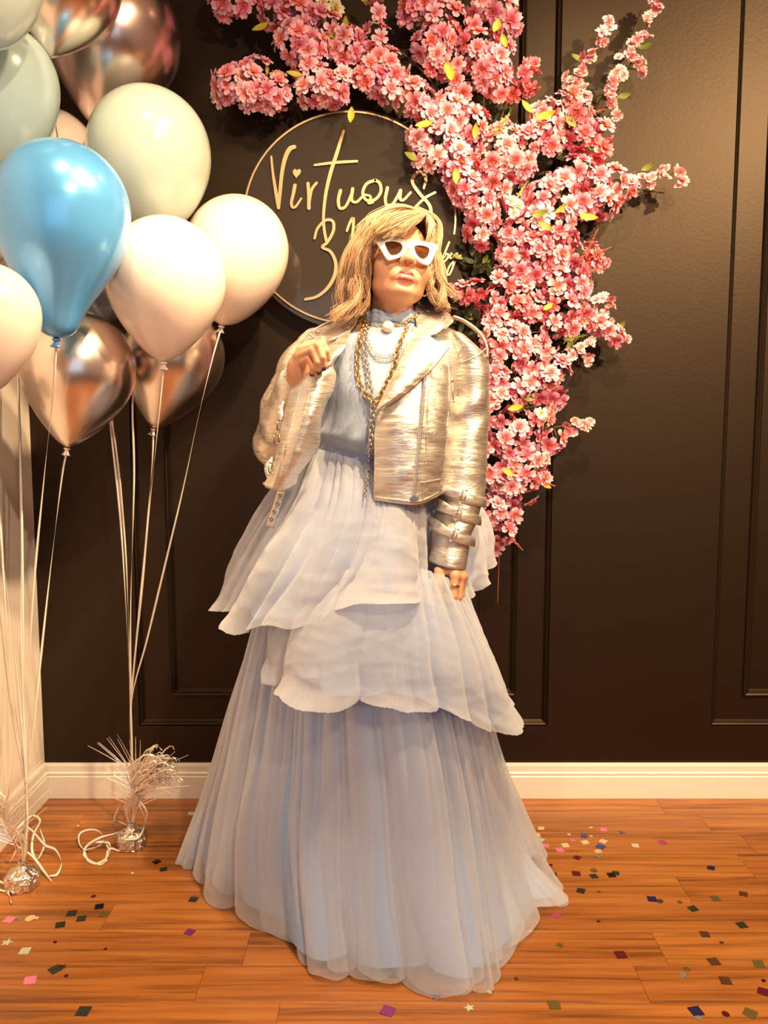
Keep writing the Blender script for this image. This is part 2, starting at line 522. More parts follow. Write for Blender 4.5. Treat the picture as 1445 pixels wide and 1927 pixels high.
balloon((132, -32), 88, (86, 108), 2.02, M_chrome, 'silver chrome balloon cut by the top edge, before the mauve balloon', k=0.75, ribbon=toW1((150, 500, 2.3), (212, 800, 2.33), (236, 1040, 2.3)))
balloon((-14, -60), 88, (-14, 92), 1.74, M_mint, 'pale mint balloon in the top corner above the aqua balloon', k=0.4, ribbon=toW2((-30, 700, 1.8), (30, 1250, 1.98)))
balloon((2, 158), 99, (2, 330), 1.995, M_aqua, 'pale aqua balloon at the edge above the blue balloon', k=0.35, ribbon=toW2((28, 560, 2.1), (40, 900, 2.1), (44, 1260, 2.06)))
balloon((92, 306), 92, (60, 440), 2.30, M_peach, 'peach balloon mostly hidden behind the pear shaped blue balloon', k=0.4, ribbon=toW2((36, 640, 2.25), (38, 900, 2.2), (42, 1260, 2.1)))
balloon((-22, 592), 92, (-40, 745), 1.65, M_peach, 'peach white balloon cut by the edge below the blue balloon', k=0.45, ribbon=toW2((-16, 1000, 1.76), (20, 1320, 2.0)))
balloon((-32, 424), 54, (-30, 505), 2.04, M_peach, 'cream balloon sliver at the edge beside the blue balloon', k=0.4, ribbon=toW2((-10, 800, 2.1), (18, 1250, 2.07)))
balloon((186, 528), 62, (206, 610), 2.33, M_slate, 'slate blue balloon glimpsed behind blue and front peach balloons', k=0.5, ribbon=toW1((214, 800, 2.35), (236, 1040, 2.32)))

# foil weights with tinsel sprays and curled ribbons
M_foil = mat('silver_foil', (0.78, 0.70, 0.62), 0.22, 1.0)
_n = noise_node(M_foil, 55, 3, 0.6); bump(M_foil, _n.outputs[0], 0.9, 0.01)
M_tinsel = mat('silver_tinsel', (0.92, 0.84, 0.76), 0.34, 0.75)
def foil_weight(px, py, rp, label, seed, curls, lean):
    r = random.Random(seed)
    B = PF(px, py); Y = B[1]; R = rp / FPX * Y
    e = empty('balloon_weight', B, label, 'balloon weight', 'foil balloon weights on the floor')
    rs = np.random.RandomState(seed)
    nS, nR = 40, 16
    V = []; F = []
    H = R * 1.25
    ph = rs.uniform(0, 6.28, 8)
    for j in range(nR + 1):
        t = j / nR
        # squat drum, gathered into a neck on top
        rad = np.interp(t, [0, .04, .12, .5, .72, .82, .9, 1], [.80, .93, 1.0, 1.02, .92, .62, .28, .16]) * R
        z = np.interp(t, [0, .04, .12, .5, .72, .82, .9, 1], [0.001, .004, .05, .5, .78, .9, 1.0, 1.4]) * H
        for i in range(nS):
            a = 2 * math.pi * i / nS
            cr = 1 + 0.045 * math.sin(7 * a + ph[0] + 2 * t) * (t > .02) + 0.05 * math.sin(13 * a + ph[1] - 3 * t) + 0.035 * rs.uniform(-1, 1)
            V.append((B[0] + rad * cr * math.cos(a), B[1] + rad * cr * math.sin(a), z + (0.0 if j < 2 else rs.uniform(-1, 1) * R * .02)))
    for j in range(nR):
        for i in range(nS):
            F.append((j * nS + i, j * nS + (i + 1) % nS, (j + 1) * nS + (i + 1) % nS, (j + 1) * nS + i))
    F.append(tuple(range(nS - 1, -1, -1)))
    obj('foil_base', V, F, M_foil, e, smooth=False)
    top = B + np.array([0, 0, H * 1.3])
    # bundle of foil strips rising from the neck, then a spray of fine tinsel
    tb = MB()
    stem_h = 0.15
    head = top + np.array([lean[0], -0.01, stem_h])
    for k in range(20):
        a = r.uniform(0, 6.28)
        q = [top - [0, 0, .02], top + np.array([math.cos(a) * .018, math.sin(a) * .014, stem_h * .35]), top + (head - top) * .72 + np.array([math.cos(a) * .012, math.sin(a) * .012, 0]), head + np.array([r.uniform(-.025, .025), r.uniform(-.02, .02), r.uniform(-.02, .03)])]
        tb.add(*strip(cat_rom(q, 10), r.uniform(.0018, .0035), (0, 1, 0), r.uniform(-9, 9)))
    for k in range(70):    # long hairs
        a = r.uniform(-1.25, 1.1) + lean[1] * .2; ln = r.uniform(.06, .19)
        d = np.array([math.sin(a), r.uniform(-.35, .25), math.cos(a)])
        s0 = top + (head - top) * r.uniform(.3, .95)
        tb.add(*tube(cat_rom([s0, s0 + d * ln * .5, s0 + d * ln + np.array([0, 0, -ln * .06])], 6), [.0013, .0013, .0012, .001, .0008, .0005], 3))
    for k in range(210):    # short dense tuft bent over to one side
        s0 = head + np.array([r.gauss(.008 * lean[1], .016), r.gauss(0, .014), r.gauss(-.01, .016)])
        reach = r.uniform(.02, .095)
        a = r.uniform(.5, 1.9) * (1 if lean[1] > 0 else -1)
        d = np.array([math.sin(a), r.uniform(-.4, .3), math.cos(a) * .8 + .25])
        p1 = s0 + d * reach
        tb.add(*strip(cat_rom([s0, s0 + d * reach * .6 + [0, 0, .012], p1, p1 + np.array([.008 * r.uniform(-1, 1.5), 0, -.012])], 6), r.uniform(.0025, .005), (0, 1, 0), r.uniform(-6, 6)))
    t = tb.obj('tinsel_spray', M_tinsel, e, smooth=False); t['kind'] = 'stuff'
    for cpts in curls:
        pts = [np.array(PF(q[0], q[1], q[2])) for q in cpts]
        path = by_length(cat_rom(pts, 90), 70)
        path[:, 2] = np.maximum(path[:, 2], 0.004)
        obj('curled_ribbon', *strip(path, 0.0080, (0, 0.3, 1), r.uniform(2, 6)), M_ribbon, e)
    return e
foil_weight(248, 1592, 28, 'foil wrapped balloon weight with tinsel spray before the white baseboard', 3,
    [[(248, 1470, .12), (232, 1500, .09), (216, 1540, .05), (226, 1548, .03), (262, 1560, .03), (276, 1530, .06), (256, 1500, .09)],
     [(246, 1560, .05), (205, 1578, .03), (170, 1600, .008), (152, 1592, .006), (150, 1570, .02), (170, 1562, .03), (190, 1568, .03), (192, 1590, .01), (162, 1600, .004), (158, 1612, .004), (190, 1628, .004), (206, 1606, .004), (200, 1590, .02)],
     [(250, 1556, .05), (214, 1570, .03), (186, 1578, .03), (160, 1596, .004), (164, 1618, .004), (182, 1626, .004), (203, 1612, .01), (205, 1588, .02), (178, 1584, .02)],
     [(252, 1548, .06), (236, 1576, .03), (226, 1602, .004), (206, 1598, .004), (199, 1622, .004)],
     [(246, 1470, .12), (262, 1515, .09), (273, 1545, .05), (262, 1575, .045), (235, 1580, .04)]], (0.035, 1))
foil_weight(42, 1668, 31, 'foil wrapped balloon weight by the white wall, nearest the camera', 8,
    [[(30, 1560, .10), (60, 1535, .10), (76, 1545, .08), (64, 1570, .05), (60, 1600, .03), (70, 1618, .004), (84, 1590, .004), (76, 1560, .03)],
     [(40, 1550, .10), (60, 1562, .08), (84, 1590, .03), (104, 1600, .02), (116, 1625, .004), (108, 1645, .004), (92, 1648, .004)],
     [(30, 1590, .06), (60, 1610, .03), (82, 1640, .01), (97, 1660, .004)],
     [(30, 1600, .06), (14, 1630, .03), (-8, 1640, .01), (-20, 1650, .004)],
     [(26, 1680, .01), (0, 1660, .01), (-6, 1672, .004), (14, 1680, .004), (22, 1700, .004)]], (-0.05, -1))
# ================================================================ ROUND ACRYLIC SIGN
SIGN_Y = 2.435
M_acryl = bpy.data.materials.new('smoked_acrylic'); M_acryl.use_nodes = True
_nt = M_acryl.node_tree; _nt.nodes.clear()
_o = _nt.nodes.new('ShaderNodeOutputMaterial'); _mx = _nt.nodes.new('ShaderNodeMixShader'); _tr = _nt.nodes.new('ShaderNodeBsdfTransparent'); _pb = _nt.nodes.new('ShaderNodeBsdfPrincipled')
_tr.inputs[0].default_value = (0.75, 0.72, 0.70, 1)
_pb.inputs['Base Color'].default_value = (0.075, 0.060, 0.050, 1); _pb.inputs['Roughness'].default_value = 0.06; _pb.inputs['Specular IOR Level'].default_value = 0.6
_mx.inputs[0].default_value = 0.55
_nt.links.new(_tr.outputs[0], _mx.inputs[1]); _nt.links.new(_pb.outputs[0], _mx.inputs[2]); _nt.links.new(_mx.outputs[0], _o.inputs[0])
M_gold = mat('brushed_gold_acrylic', (0.80, 0.53, 0.29), 0.36, 0.85)
sign = empty('round_sign', P(661, 413, SIGN_Y), 'round smoked acrylic sign with gold script lettering and thin gold ring', 'sign')
C0 = np.array([661.0, 413.0])
out = []
for k in range(160):
    a = 2 * math.pi * k / 160; d = np.array([math.cos(a), math.sin(a)]); best = 0
    for (cx, cy, cr) in ((661, 413, 207), (862, 481, 19), (833, 530, 38)):
        q = np.array([cx, cy]) - C0; b = np.dot(q, d); disc = b * b - np.dot(q, q) + cr * cr
        if disc > 0: best = max(best, b + math.sqrt(disc))
    out.append(C0 + d * best)
ACR = 0.005
V = [P(x, y, SIGN_Y) for x, y in out]; n_ = len(V)
V += [v + np.array([0, ACR, 0]) for v in V]
F = [tuple(range(n_)), tuple(range(2 * n_ - 1, n_ - 1, -1))] + [(i, n_ + i, n_ + (i + 1) % n_, (i + 1) % n_) for i in range(n_)]
obj('acrylic_disc', V, F, M_acryl, sign, smooth=False)
def Z2(p): return (440 + p[0] / 3.0104, 180 + p[1] / 3.0104)
LET = 0.004
STK = [0]
def stroke(mb, pts, w, zoom=True, n=None):
    """flat raised stroke with rounded ends; w in photo pixels (scalar or per control point)"""
    q = [Z2(p) for p in pts] if zoom else pts
    n = n or max(10, 7 * len(q))
    ww = np.full(len(q), float(w)) if np.ndim(w) == 0 else np.asarray(w, float)
    ctrl = np.c_[np.array(q, float), ww]
    c = by_length(cat_rom(ctrl, n * 3), n)
    t = np.gradient(c[:, :2], axis=0); t /= np.linalg.norm(t, axis=1)[:, None] + 1e-9
    nn = np.c_[-t[:, 1], t[:, 0]]
    Lp = c[:, :2] + nn * c[:, 2:3] / 2; Rp = c[:, :2] - nn * c[:, 2:3] / 2
    STK[0] += 1
    yf, yb = SIGN_Y - LET - .00035 * (STK[0] % 3), SIGN_Y
    V = []
    for i in range(n):
        V += [P(*Lp[i], yf), P(*Rp[i], yf), P(*Lp[i], yb), P(*Rp[i], yb)]
    F = []
    for i in range(n - 1):
        a, b = 4 * i, 4 * i + 4
        F += [(a, b, b + 1, a + 1), (a + 2, b + 2, b, a), (a + 1, b + 1, b + 3, a + 3)]
    F += [(0, 1, 3, 2), (4 * n - 4, 4 * n - 2, 4 * n - 1, 4 * n - 3)]
    mb.add(V, F)
    for i in (0, n - 1):     # round end discs
        V = []; m_ = 10
        for k in range(m_):
            a = 2 * math.pi * k / m_
            V.append(P(c[i, 0] + c[i, 2] / 2 * math.cos(a), c[i, 1] + c[i, 2] / 2 * math.sin(a), yf - 0.00005))
        mb.add(V, [tuple(range(m_))])
LETTERS = [
    [([(212, 345), (220, 430), (237, 540), (253, 636)], [3.2, 3.6, 5, 5]), ([(253, 636), (262, 540), (272, 440), (290, 355), (316, 302), (342, 290)], [4.6, 5.2, 5.6, 6.4, 7, 6.4])],
    [([(346, 508), (336, 560), (326, 605), (332, 632), (352, 626), (382, 582)], [5.6, 5, 4.4, 4, 3.8, 3])],
    [([(420, 497), (424, 560), (425, 638)], [5, 5, 5.4]), ([(427, 606), (440, 535), (468, 494)], [4, 4.4, 4.2])],
    [([(622, 200), (585, 320), (547, 440), (520, 560), (508, 680), (512, 760), (526, 832)], [4.2, 5.4, 5.6, 5, 4.4, 4.4, 4.4]), ([(458, 393), (570, 379), (697, 371)], [3.6, 4.4, 4])],
    [([(604, 538), (592, 590), (600, 636), (632, 628), (664, 565), (673, 527)], [5.4, 5, 4.6, 4.2, 4.6, 5]), ([(673, 527), (668, 590), (696, 602), (738, 560)], [5, 4.4, 4, 3.8])],
    [([(802, 478), (752, 500), (730, 552), (752, 592), (800, 588), (832, 545), (826, 496), (798, 478)], [4.6] * 8), ([(738, 560), (775, 572), (762, 608), (788, 604)], [3.6] * 4)],
    [([(870, 522), (858, 585), (868, 622), (900, 612), (932, 562), (944, 536)], [5, 4.6, 4.4, 4.2, 4.6, 5]), ([(944, 536), (942, 585), (962, 590), (1002, 548)], [5, 4.4, 4, 3.6])],
    [([(1076, 524), (1088, 470), (1058, 430), (1024, 452), (1012, 492), (1050, 552), (1106, 618), (1116, 676), (1086, 728)], [3.6, 4.6, 4.8, 5, 5, 4.8, 5, 4.6, 3.6]), ([(1140, 548), (1085, 578), (1030, 628)], [3.6, 4, 3.6])],
    [([(457, 808), (474, 752), (520, 706), (560, 712), (564, 764), (530, 830), (500, 858), (548, 884), (577, 948), (570, 1020), (530, 1090), (470, 1138), (405, 1154)], [3.6, 4, 4.4, 4.6, 4.6, 4.4, 4.2, 4.6, 5.2, 5.4, 5, 4.4, 4])],
    [([(640, 766), (658, 718), (677, 694), (673, 790), (662, 900), (650, 1010)], [3.6, 4, 4.2, 4.4, 4.4, 4.2])],
    [([(1220, 830), (1196, 888), (1178, 945), (1204, 928), (1216, 902), (1202, 898), (1190, 915)], 3)],
    [([(1232, 893), (1224, 920), (1244, 916), (1266, 893), (1246, 955), (1222, 1012), (1208, 1006), (1226, 960), (1284, 906)], 2.8)],
    [([(1165, 1112), (1188, 1070), (1186, 1100), (1196, 1082), (1212, 1086)], 2.6)],
]
for Ls in LETTERS:
    mb = MB()
    for pts, w in Ls: stroke(mb, pts, np.asarray(w, float) * 1.22)
    mb.obj('gold_letter', M_gold, sign, smooth=False)
# heart over the i
hb = MB(); hv = []
for k in range(28):
    t = 2 * math.pi * k / 28
    x = 16 * math.sin(t) ** 3; y = -(13 * math.cos(t) - 5 * math.cos(2 * t) - 2 * math.cos(3 * t) - math.cos(4 * t))
    q = (356 + x * 1.45 - y * .2, 438 + y * 1.9); hv.append(Z2(q))
V = [P(x, y, SIGN_Y - LET) for x, y in hv] + [P(x, y, SIGN_Y) for x, y in hv]
hb.add(V, [tuple(range(28))] + [(i, 28 + i, 28 + (i + 1) % 28, (i + 1) % 28) for i in range(28)])
hb.obj('gold_heart', M_gold, sign, smooth=False)
rb = MB()
arc = [(658 + 199 * math.cos(a), 409 - 199 * math.sin(a)) for a in np.linspace(math.radians(-9), math.radians(285), 90)]
stroke(rb, arc, 3.2, zoom=False, n=140)
rb.obj('gold_ring', M_gold, sign, smooth=False)
# stand-off pegs that hold the disc off the wall
for (x, y) in ((540, 300), (780, 300), (560, 540), (770, 520)):
    a = P(x, y, SIGN_Y + ACR)
    obj('stand_off', *tube([a, a + np.array([0, WALL_Y + 0.012 - SIGN_Y - ACR, 0])], 0.006, 12), M_gold, sign)
# ================================================================ BLOSSOM INSTALLATION
def petal_mat(name, c0, c1, c2, R):
    m = mat(name, c1, 0.6)
    t = N(m, 'ShaderNodeTexCoord'); ln = N(m, 'ShaderNodeVectorMath', operation='LENGTH'); L(m, t.outputs['Object'], ln.inputs[0])
    mr = N(m, 'ShaderNodeMapRange'); mr.inputs['From Max'].default_value = R; L(m, ln.outputs['Value'], mr.inputs[0])
    r = ramp(m, [(0.0, c0), (0.34, c0), (0.58, c1), (0.95, c2)]); L(m, mr.outputs[0], r.inputs[0])
    oi = N(m, 'ShaderNodeObjectInfo'); hs = N(m, 'ShaderNodeHueSaturation')
    h = N(m, 'ShaderNodeMapRange'); h.inputs['To Min'].default_value = 0.485; h.inputs['To Max'].default_value = 0.515; L(m, oi.outputs['Random'], h.inputs[0]); L(m, h.outputs[0], hs.inputs['Hue'])
    v = N(m, 'ShaderNodeMapRange'); v.inputs['To Min'].default_value = 0.86; v.inputs['To Max'].default_value = 1.12; L(m, oi.outputs['Random'], v.inputs[0]); L(m, v.outputs[0], hs.inputs['Value'])
    L(m, r.outputs[0], hs.inputs['Color']); L(m, hs.outputs[0], pbsdf(m).inputs['Base Color'])
    b = pbsdf(m); b.inputs['Subsurface Weight'].default_value = 0.0
    b.inputs['Sheen Weight'].default_value = 0.15
    return m
BR = 0.034
M_pink = petal_mat('pink_silk', (0.76, 0.085, 0.14), (0.86, 0.28, 0.40), (0.90, 0.52, 0.62), BR)
M_pale = petal_mat('pale_pink_silk', (0.82, 0.19, 0.25), (0.90, 0.44, 0.54), (0.92, 0.66, 0.73), BR)
M_deep = petal_mat('deep_pink_silk', (0.62, 0.04, 0.07), (0.80, 0.15, 0.22), (0.88, 0.32, 0.38), BR)
M_smalls = {k: petal_mat(k + '_silk_small', a, b, c, BR * .5) for k, a, b, c in (('pink', (0.80, 0.16, 0.22), (0.88, 0.30, 0.36), (0.92, 0.52, 0.56)), ('pale', (0.84, 0.25, 0.30), (0.92, 0.48, 0.52), (0.94, 0.70, 0.70)), ('deep', (0.62, 0.06, 0.09), (0.80, 0.18, 0.25), (0.88, 0.34, 0.40)), ('cream', (0.72, 0.60, 0.30), (0.86, 0.78, 0.58), (0.90, 0.85, 0.72)))}
M_cream = petal_mat('cream_silk', (0.72, 0.52, 0.12), (0.84, 0.74, 0.48), (0.88, 0.82, 0.64), BR)
M_stamen = mat('stamen_yellow', (0.75, 0.42, 0.10), 0.6)
M_leafy = mat('yellow_green_leaf', (0.50, 0.40, 0.03), 0.5)
M_leafg = mat('green_leaf', (0.16, 0.20, 0.02), 0.5)
M_leafd = mat('dark_green_leaf', (0.030, 0.040, 0.008), 0.55)
M_twig = mat('brown_twig', (0.16, 0.085, 0.035), 0.7)
M_twig2 = mat('red_brown_twig', (0.22, 0.06, 0.025), 0.7)

def blossom_mesh(name, layers, m, seed):
    """layers: (petal count, length, width, opening angle from flat)"""
    r = random.Random(seed); b = MB()
    for (n, ln, w, up) in layers:
        off = r.uniform(0, 6.28)
        for k in range(n):
            a = off + 2 * math.pi * k / n + r.uniform(-.12, .12); e = up + r.uniform(-.16, .16); l_ = ln * r.uniform(.9, 1.08)
            V = []
            for (t, wd, lift) in ((0.05, .12, 0), (.4, .66, .05), (.74, 1.0, .03), (1.0, .50, -.07)):
                for s in (-1, 0, 1):
                    rad = l_ * (t - (0.10 if (t == 1.0 and s == 0) else 0))
                    x = rad * math.cos(e); z = rad * math.sin(e) + l_ * lift + (abs(s) * .10 * l_ * (t > .2)) + r.uniform(-.02, .02) * l_
                    y = s * wd * w / 2
                    V.append((x * math.cos(a) - y * math.sin(a), x * math.sin(a) + y * math.cos(a), z))
            F = [(i * 3 + j, (i + 1) * 3 + j, (i + 1) * 3 + j + 1, i * 3 + j + 1) for i in range(3) for j in range(2)]
            b.add(V, F, 0)
    for k in range(6):
        a = 6.28 * k / 6
        d = np.array([math.cos(a) * .35, math.sin(a) * .35, .95]) * layers[0][1] * .38
        b.add(*tube([(0, 0, 0), d], [.0012, .0009], 3), 1)
    return b.mesh(name, [m, M_stamen])
DOUBLE = [(6, BR, .0225, .06), (5, BR * .82, .020, .50), (3, BR * .5, .014, 1.0)]
SINGLE = [(5, BR * .95, .025, .12), (4, BR * .6, .016, .75)]
SMALL = [(5, BR * .52, .015, .35), (3, BR * .34, .010, .9)]
BLOOM = {}
for key, m in (('pink', M_pink), ('pale', M_pale), ('deep', M_deep), ('cream', M_cream)):
    BLOOM[key] = [blossom_mesh('blossom', DOUBLE, m, 1 + i) for i in range(3)] + [blossom_mesh('blossom', SINGLE, m, 11 + i) for i in range(2)]
    BLOOM[key + '_small'] = [blossom_mesh('small_blossom', SMALL, M_smalls[key], 21 + i) for i in range(3)]

def leaf_mesh(m, ln=.05, w=.022):
    V = []; F = []
    for i, t in enumerate(np.linspace(0, 1, 7)):
        ww = w / 2 * math.sin(math.pi * min(1, t * .96 + .02)) ** .8
        for s in (-1, 0, 1):
            V.append((s * ww, ln * t, -.004 * (1 - abs(s)) + .012 * t * t))
    F = [(i * 3 + j, i * 3 + j + 1, (i + 1) * 3 + j + 1, (i + 1) * 3 + j) for i in range(6) for j in range(2)]
    return mesh('leaf', V, F, m)
LEAF = {'y': leaf_mesh(M_leafy, .052, .022), 'g': leaf_mesh(M_leafg, .05, .024), 'd': leaf_mesh(M_leafd, .055, .026)}

fr = random.Random(77)
placed = []
def put(name, me, pos, zdir, scale, parent, spin=None):
    o = bpy.data.objects.new(name, me); COL.objects.link(o); o.parent = parent
    z = nrm(zdir); x = nrm(np.cross(z, [0.13, 0.2, 1.0])); y = np.cross(z, x)
    a = fr.uniform(0, 6.28) if spin is None else spin
    x, y = x * math.cos(a) + y * math.sin(a), y * math.cos(a) - x * math.sin(a)
    M = basis(x * scale, y * scale, z * scale, np.asarray(pos) - np.array(parent.location))
    o.matrix_local = Matrix(M.tolist())
    return o

def leaf(parent, px, py, Y, ang, kind='y', s=1.0, face=(0, -1, .35)):
    """leaf whose tip points at photo angle ang (degrees, 0 right, 90 up)"""
    a = math.radians(ang)
    yd = nrm([math.cos(a), fr.uniform(-.3, .1), math.sin(a)])
    z = nrm(np.asarray(face) - yd * np.dot(face, yd)); x = np.cross(yd, z)
    o = bpy.data.objects.new('leaf', LEAF[kind]); COL.objects.link(o); o.parent = parent
    o.matrix_local = Matrix(basis(x * s, yd * s, z * s, P(px, py, Y) - np.array(parent.location)).tolist())

def spray(label, stem, clusters, kinds=('pink', 'pink', 'pale'), small=(), leaves=(), twig=None, sr=.0035):
    root = P(*stem[0])
    e = empty('blossom_spray', root, label, 'flower spray', 'silk blossom sprays on the dark wall')
    path = by_length(cat_rom([P(*q) for q in stem], 40), max(8, 6 * len(stem)))
    obj('stem', *tube(path, np.linspace(sr, sr * .45, len(path)), 6), twig or M_twig, e)
    for cl in clusters:
        cx, cy, cr = cl[:3]; kk = cl[3] if len(cl) > 3 else kinds
        Yc = cl[4] if len(cl) > 4 else 2.395
        C = P(cx, cy, Yc); R = cr / FPX * Yc
        n = int(2.2 * (cr / 15.0) ** 2) + 3
        for k in range(n * 3):
            # points on the side of the bunch that faces the room
            u = fr.uniform(-1, 1); a = fr.uniform(0, 6.28); s = math.sqrt(1 - u * u)
            d = np.array([s * math.cos(a), -abs(u) * .9 + .12, s * math.sin(a)])
            p = C + np.array([d[0] * R * .80, d[1] * R * .8, d[2] * R * .80])
            if p[1] > WALL_Y - .03: continue
            if any(abs(p[0] - q[0]) < .05 and np.linalg.norm(p - q) < .0275 for q in placed): continue
            placed.append(p)
            me = fr.choice(BLOOM[fr.choice(kk)])
            put('blossom', me, p, d + np.array([0, -.45, .05]) + np.array([fr.gauss(0, .25) for _ in range(3)]), fr.uniform(.78, 1.02), e)
        # filler stems from the bunch back towards the stem
        q = path[np.argmin(np.linalg.norm(path - C, axis=1))]
        if np.linalg.norm(q - C) > .02:
            obj('stem', *tube(by_length([C, (C + q) / 2 + np.array([0, -.005, .01]), q], 6), .0018, 5), twig or M_twig, e)
    for sm in small:
        x, y = sm[0], sm[1]; kd = sm[2] if len(sm) > 2 else fr.choice(['pink_small', 'pale_small']); Y = sm[3] if len(sm) > 3 else 2.40
        c = P(x, y, Y)
        for k in range(3):
            p = c + np.array([fr.gauss(0, .007), fr.gauss(-.004, .004), fr.gauss(0, .008)])
            put('small_blossom', fr.choice(BLOOM[kd]), p, [fr.gauss(0, .7), -1, fr.gauss(.2, .7)], fr.uniform(.85, 1.15), e)
        q = path[np.argmin(np.linalg.norm(path - c, axis=1))]
        if np.linalg.norm(q - c) > .004:
            obj('stem', *tube([q, c], .0011, 4), twig or M_twig, e)
    for lf in leaves: leaf(e, *lf)
    return e
HUB = (905, 400, 2.455)
spray('pink blossom spray in the top corner nearest the balloons, above the sign', [(800, 175, 2.45), (690, 60, 2.44), (560, 20, 2.43), (400, -10, 2.42)],
      [(428, -8, 34), (465, 8, 30), (520, 20, 34), (562, 28, 40), (560, 70, 44), (590, 92, 32), (602, 40, 34), (610, 12, 26, ('cream',)), (585, 2, 22, ('cream',))],
      leaves=[(505, 42, 2.38, 215, 'y'), (650, 62, 2.40, 88, 'y', .8)])
spray('lone pair of pink blossom bunches on bare stem above the sign', [(835, 180, 2.45), (770, 110, 2.43), (700, 70, 2.42), (600, 38, 2.42)],
      [(654, 86, 30), (708, 68, 22), (706, 26, 18)], leaves=[(640, 72, 2.39, 170, 'y', .8), (690, 10, 2.41, 110, 'y', .8), (680, 2, 2.4, 20, 'y', .8)])
spray('round pink blossom bunch hanging by itself at the tip, left above the sign', [(690, 120, 2.44), (620, 140, 2.43), (545, 160, 2.42), (470, 160, 2.41)],
      [(432, 160, 36), (470, 168, 38), (512, 172, 36), (482, 138, 30), (528, 150, 18), (412, 182, 18)], ('pink', 'pale'), leaves=[(503, 140, 2.39, 90, 'y', .5)], twig=M_twig2)
spray('pink blossom bunch with yellow leaf between hanging tip bunch and sign top', [(800, 190, 2.45), (730, 110, 2.44), (640, 130, 2.43), (570, 140, 2.42)],
      [(572, 118, 26), (598, 158, 36), (628, 172, 26), (650, 150, 22), (585, 180, 20)], leaves=[(540, 143, 2.38, 178, 'y', .9), (570, 140, 2.37, 185, 'y', .9), (662, 200, 2.37, 265, 'y', .9)], twig=M_twig2)
spray('pink blossom spray resting over the top edge of the sign', [(880, 260, 2.45), (820, 190, 2.42), (740, 150, 2.40)],
      [(700, 140, 36), (728, 130, 38), (742, 168, 36), (772, 180, 34), (705, 165, 26), (800, 200, 30)])
spray('tall pink blossom spray rising to the top edge right of the sign top', [(880, 260, 2.45), (860, 150, 2.43), (810, 20, 2.42), (800, -30, 2.42)],
      [(786, 8, 34), (812, 30, 34), (828, 70, 38), (832, 108, 36), (800, 82, 22), (775, 30, 16), (850, 40, 30)], leaves=[(845, 118, 2.34, 275, 'y', 1.1)])
spray('pink blossom spray at the top edge, furthest from the balloons', [(900, 260, 2.45), (900, 120, 2.43), (930, 10, 2.42), (940, -30, 2.42)],
      [(900, -4, 34), (938, 12, 34), (952, 42, 26), (884, 40, 26), (960, 0, 18)], leaves=[(940, 34, 2.35, 250, 'y'), (945, 62, 2.36, 280, 'y', .9)])
spray('large pink blossom bunch below the top edge spray with drooping petals', [(900, 300, 2.45), (910, 200, 2.41), (910, 100, 2.38)],
      [(900, 98, 44), (880, 128, 36), (920, 130, 46), (938, 160, 30), (935, 95, 30), (868, 70, 30), (870, 160, 24)], small=[(850, 150), (842, 172)], leaves=[(843, 112, 2.36, 260, 'y', .8)])
spray('deep pink blossom sprig at the right of the drooping bunch', [(930, 260, 2.45), (960, 180, 2.42), (1000, 130, 2.42)],
      [(975, 142, 22, ('deep',)), (996, 152, 20, ('deep', 'pink')), (968, 170, 16, ('deep',))], small=[(1006, 122, 'pink_small'), (1000, 168, 'deep_small'), (985, 120, 'deep_small')])
spray('big pink blossom mass beside the upper right rim of the sign', [(900, 420, 2.45), (870, 330, 2.41), (840, 220, 2.38)],
      [(806, 222, 34), (846, 212, 38), (880, 236, 40), (838, 256, 40), (800, 262, 32), (866, 282, 36), (822, 298, 32), (854, 316, 28), (798, 300, 18), (886, 205, 24)],
      ('pink', 'pale', 'pale'), leaves=[(815, 228, 2.33, 200, 'y'), (790, 300, 2.38, 170, 'g'), (893, 262, 2.34, 85, 'y', .8), (858, 315, 2.35, 270, 'y', .9)])
spray('pale pink bunch in the middle of the wall garland', [(930, 420, 2.45), (950, 340, 2.40), (955, 290, 2.37)],
      [(948, 272, 40), (985, 268, 34), (925, 300, 36), (968, 306, 40), (995, 296, 24), (915, 330, 24)], ('pink', 'pale'))
spray('pale pink bunch with two yellow leaves on the upper right of the garland', [(960, 400, 2.45), (1010, 300, 2.42), (1035, 210, 2.40)],
      [(1036, 222, 38), (1018, 250, 28), (1052, 200, 24), (1038, 262, 26), (1010, 205, 16)], ('pale', 'pink'),
      leaves=[(1004, 212, 2.34, 140, 'y', .9), (1006, 222, 2.33, 10, 'y', 1.1), (1065, 215, 2.36, 300, 'g')])
spray('deep pink blossoms on the outer side below the two bare twigs', [(970, 400, 2.45), (1050, 330, 2.43), (1090, 240, 2.41)],
      [(1090, 218, 26, ('deep', 'pink')), (1098, 255, 30, ('deep', 'pink')), (1128, 250, 22, ('deep', 'pink')), (1072, 190, 18, ('deep',)), (1045, 275, 24, ('deep', 'pink')), (1126, 285, 18, ('deep',)), (1070, 245, 22, ('deep',))],
      leaves=[(1118, 285, 2.38, 120, 'g', 1.1), (1080, 290, 2.42, 200, 'd', 1.2)])
spray('slim upright twig with small pink blossoms, shorter of the two above the garland', [(1050, 330, 2.44), (1085, 200, 2.44), (1098, 120, 2.44), (1130, 70, 2.43), (1140, 45, 2.42)],
      [], small=[(1072, 155), (1092, 130), (1088, 140), (1098, 182), (1100, 190), (1116, 106), (1108, 112), (1130, 58), (1144, 46), (1134, 76), (1090, 165)], leaves=[(1098, 112, 2.42, 170, 'g', .8)], sr=.0024)
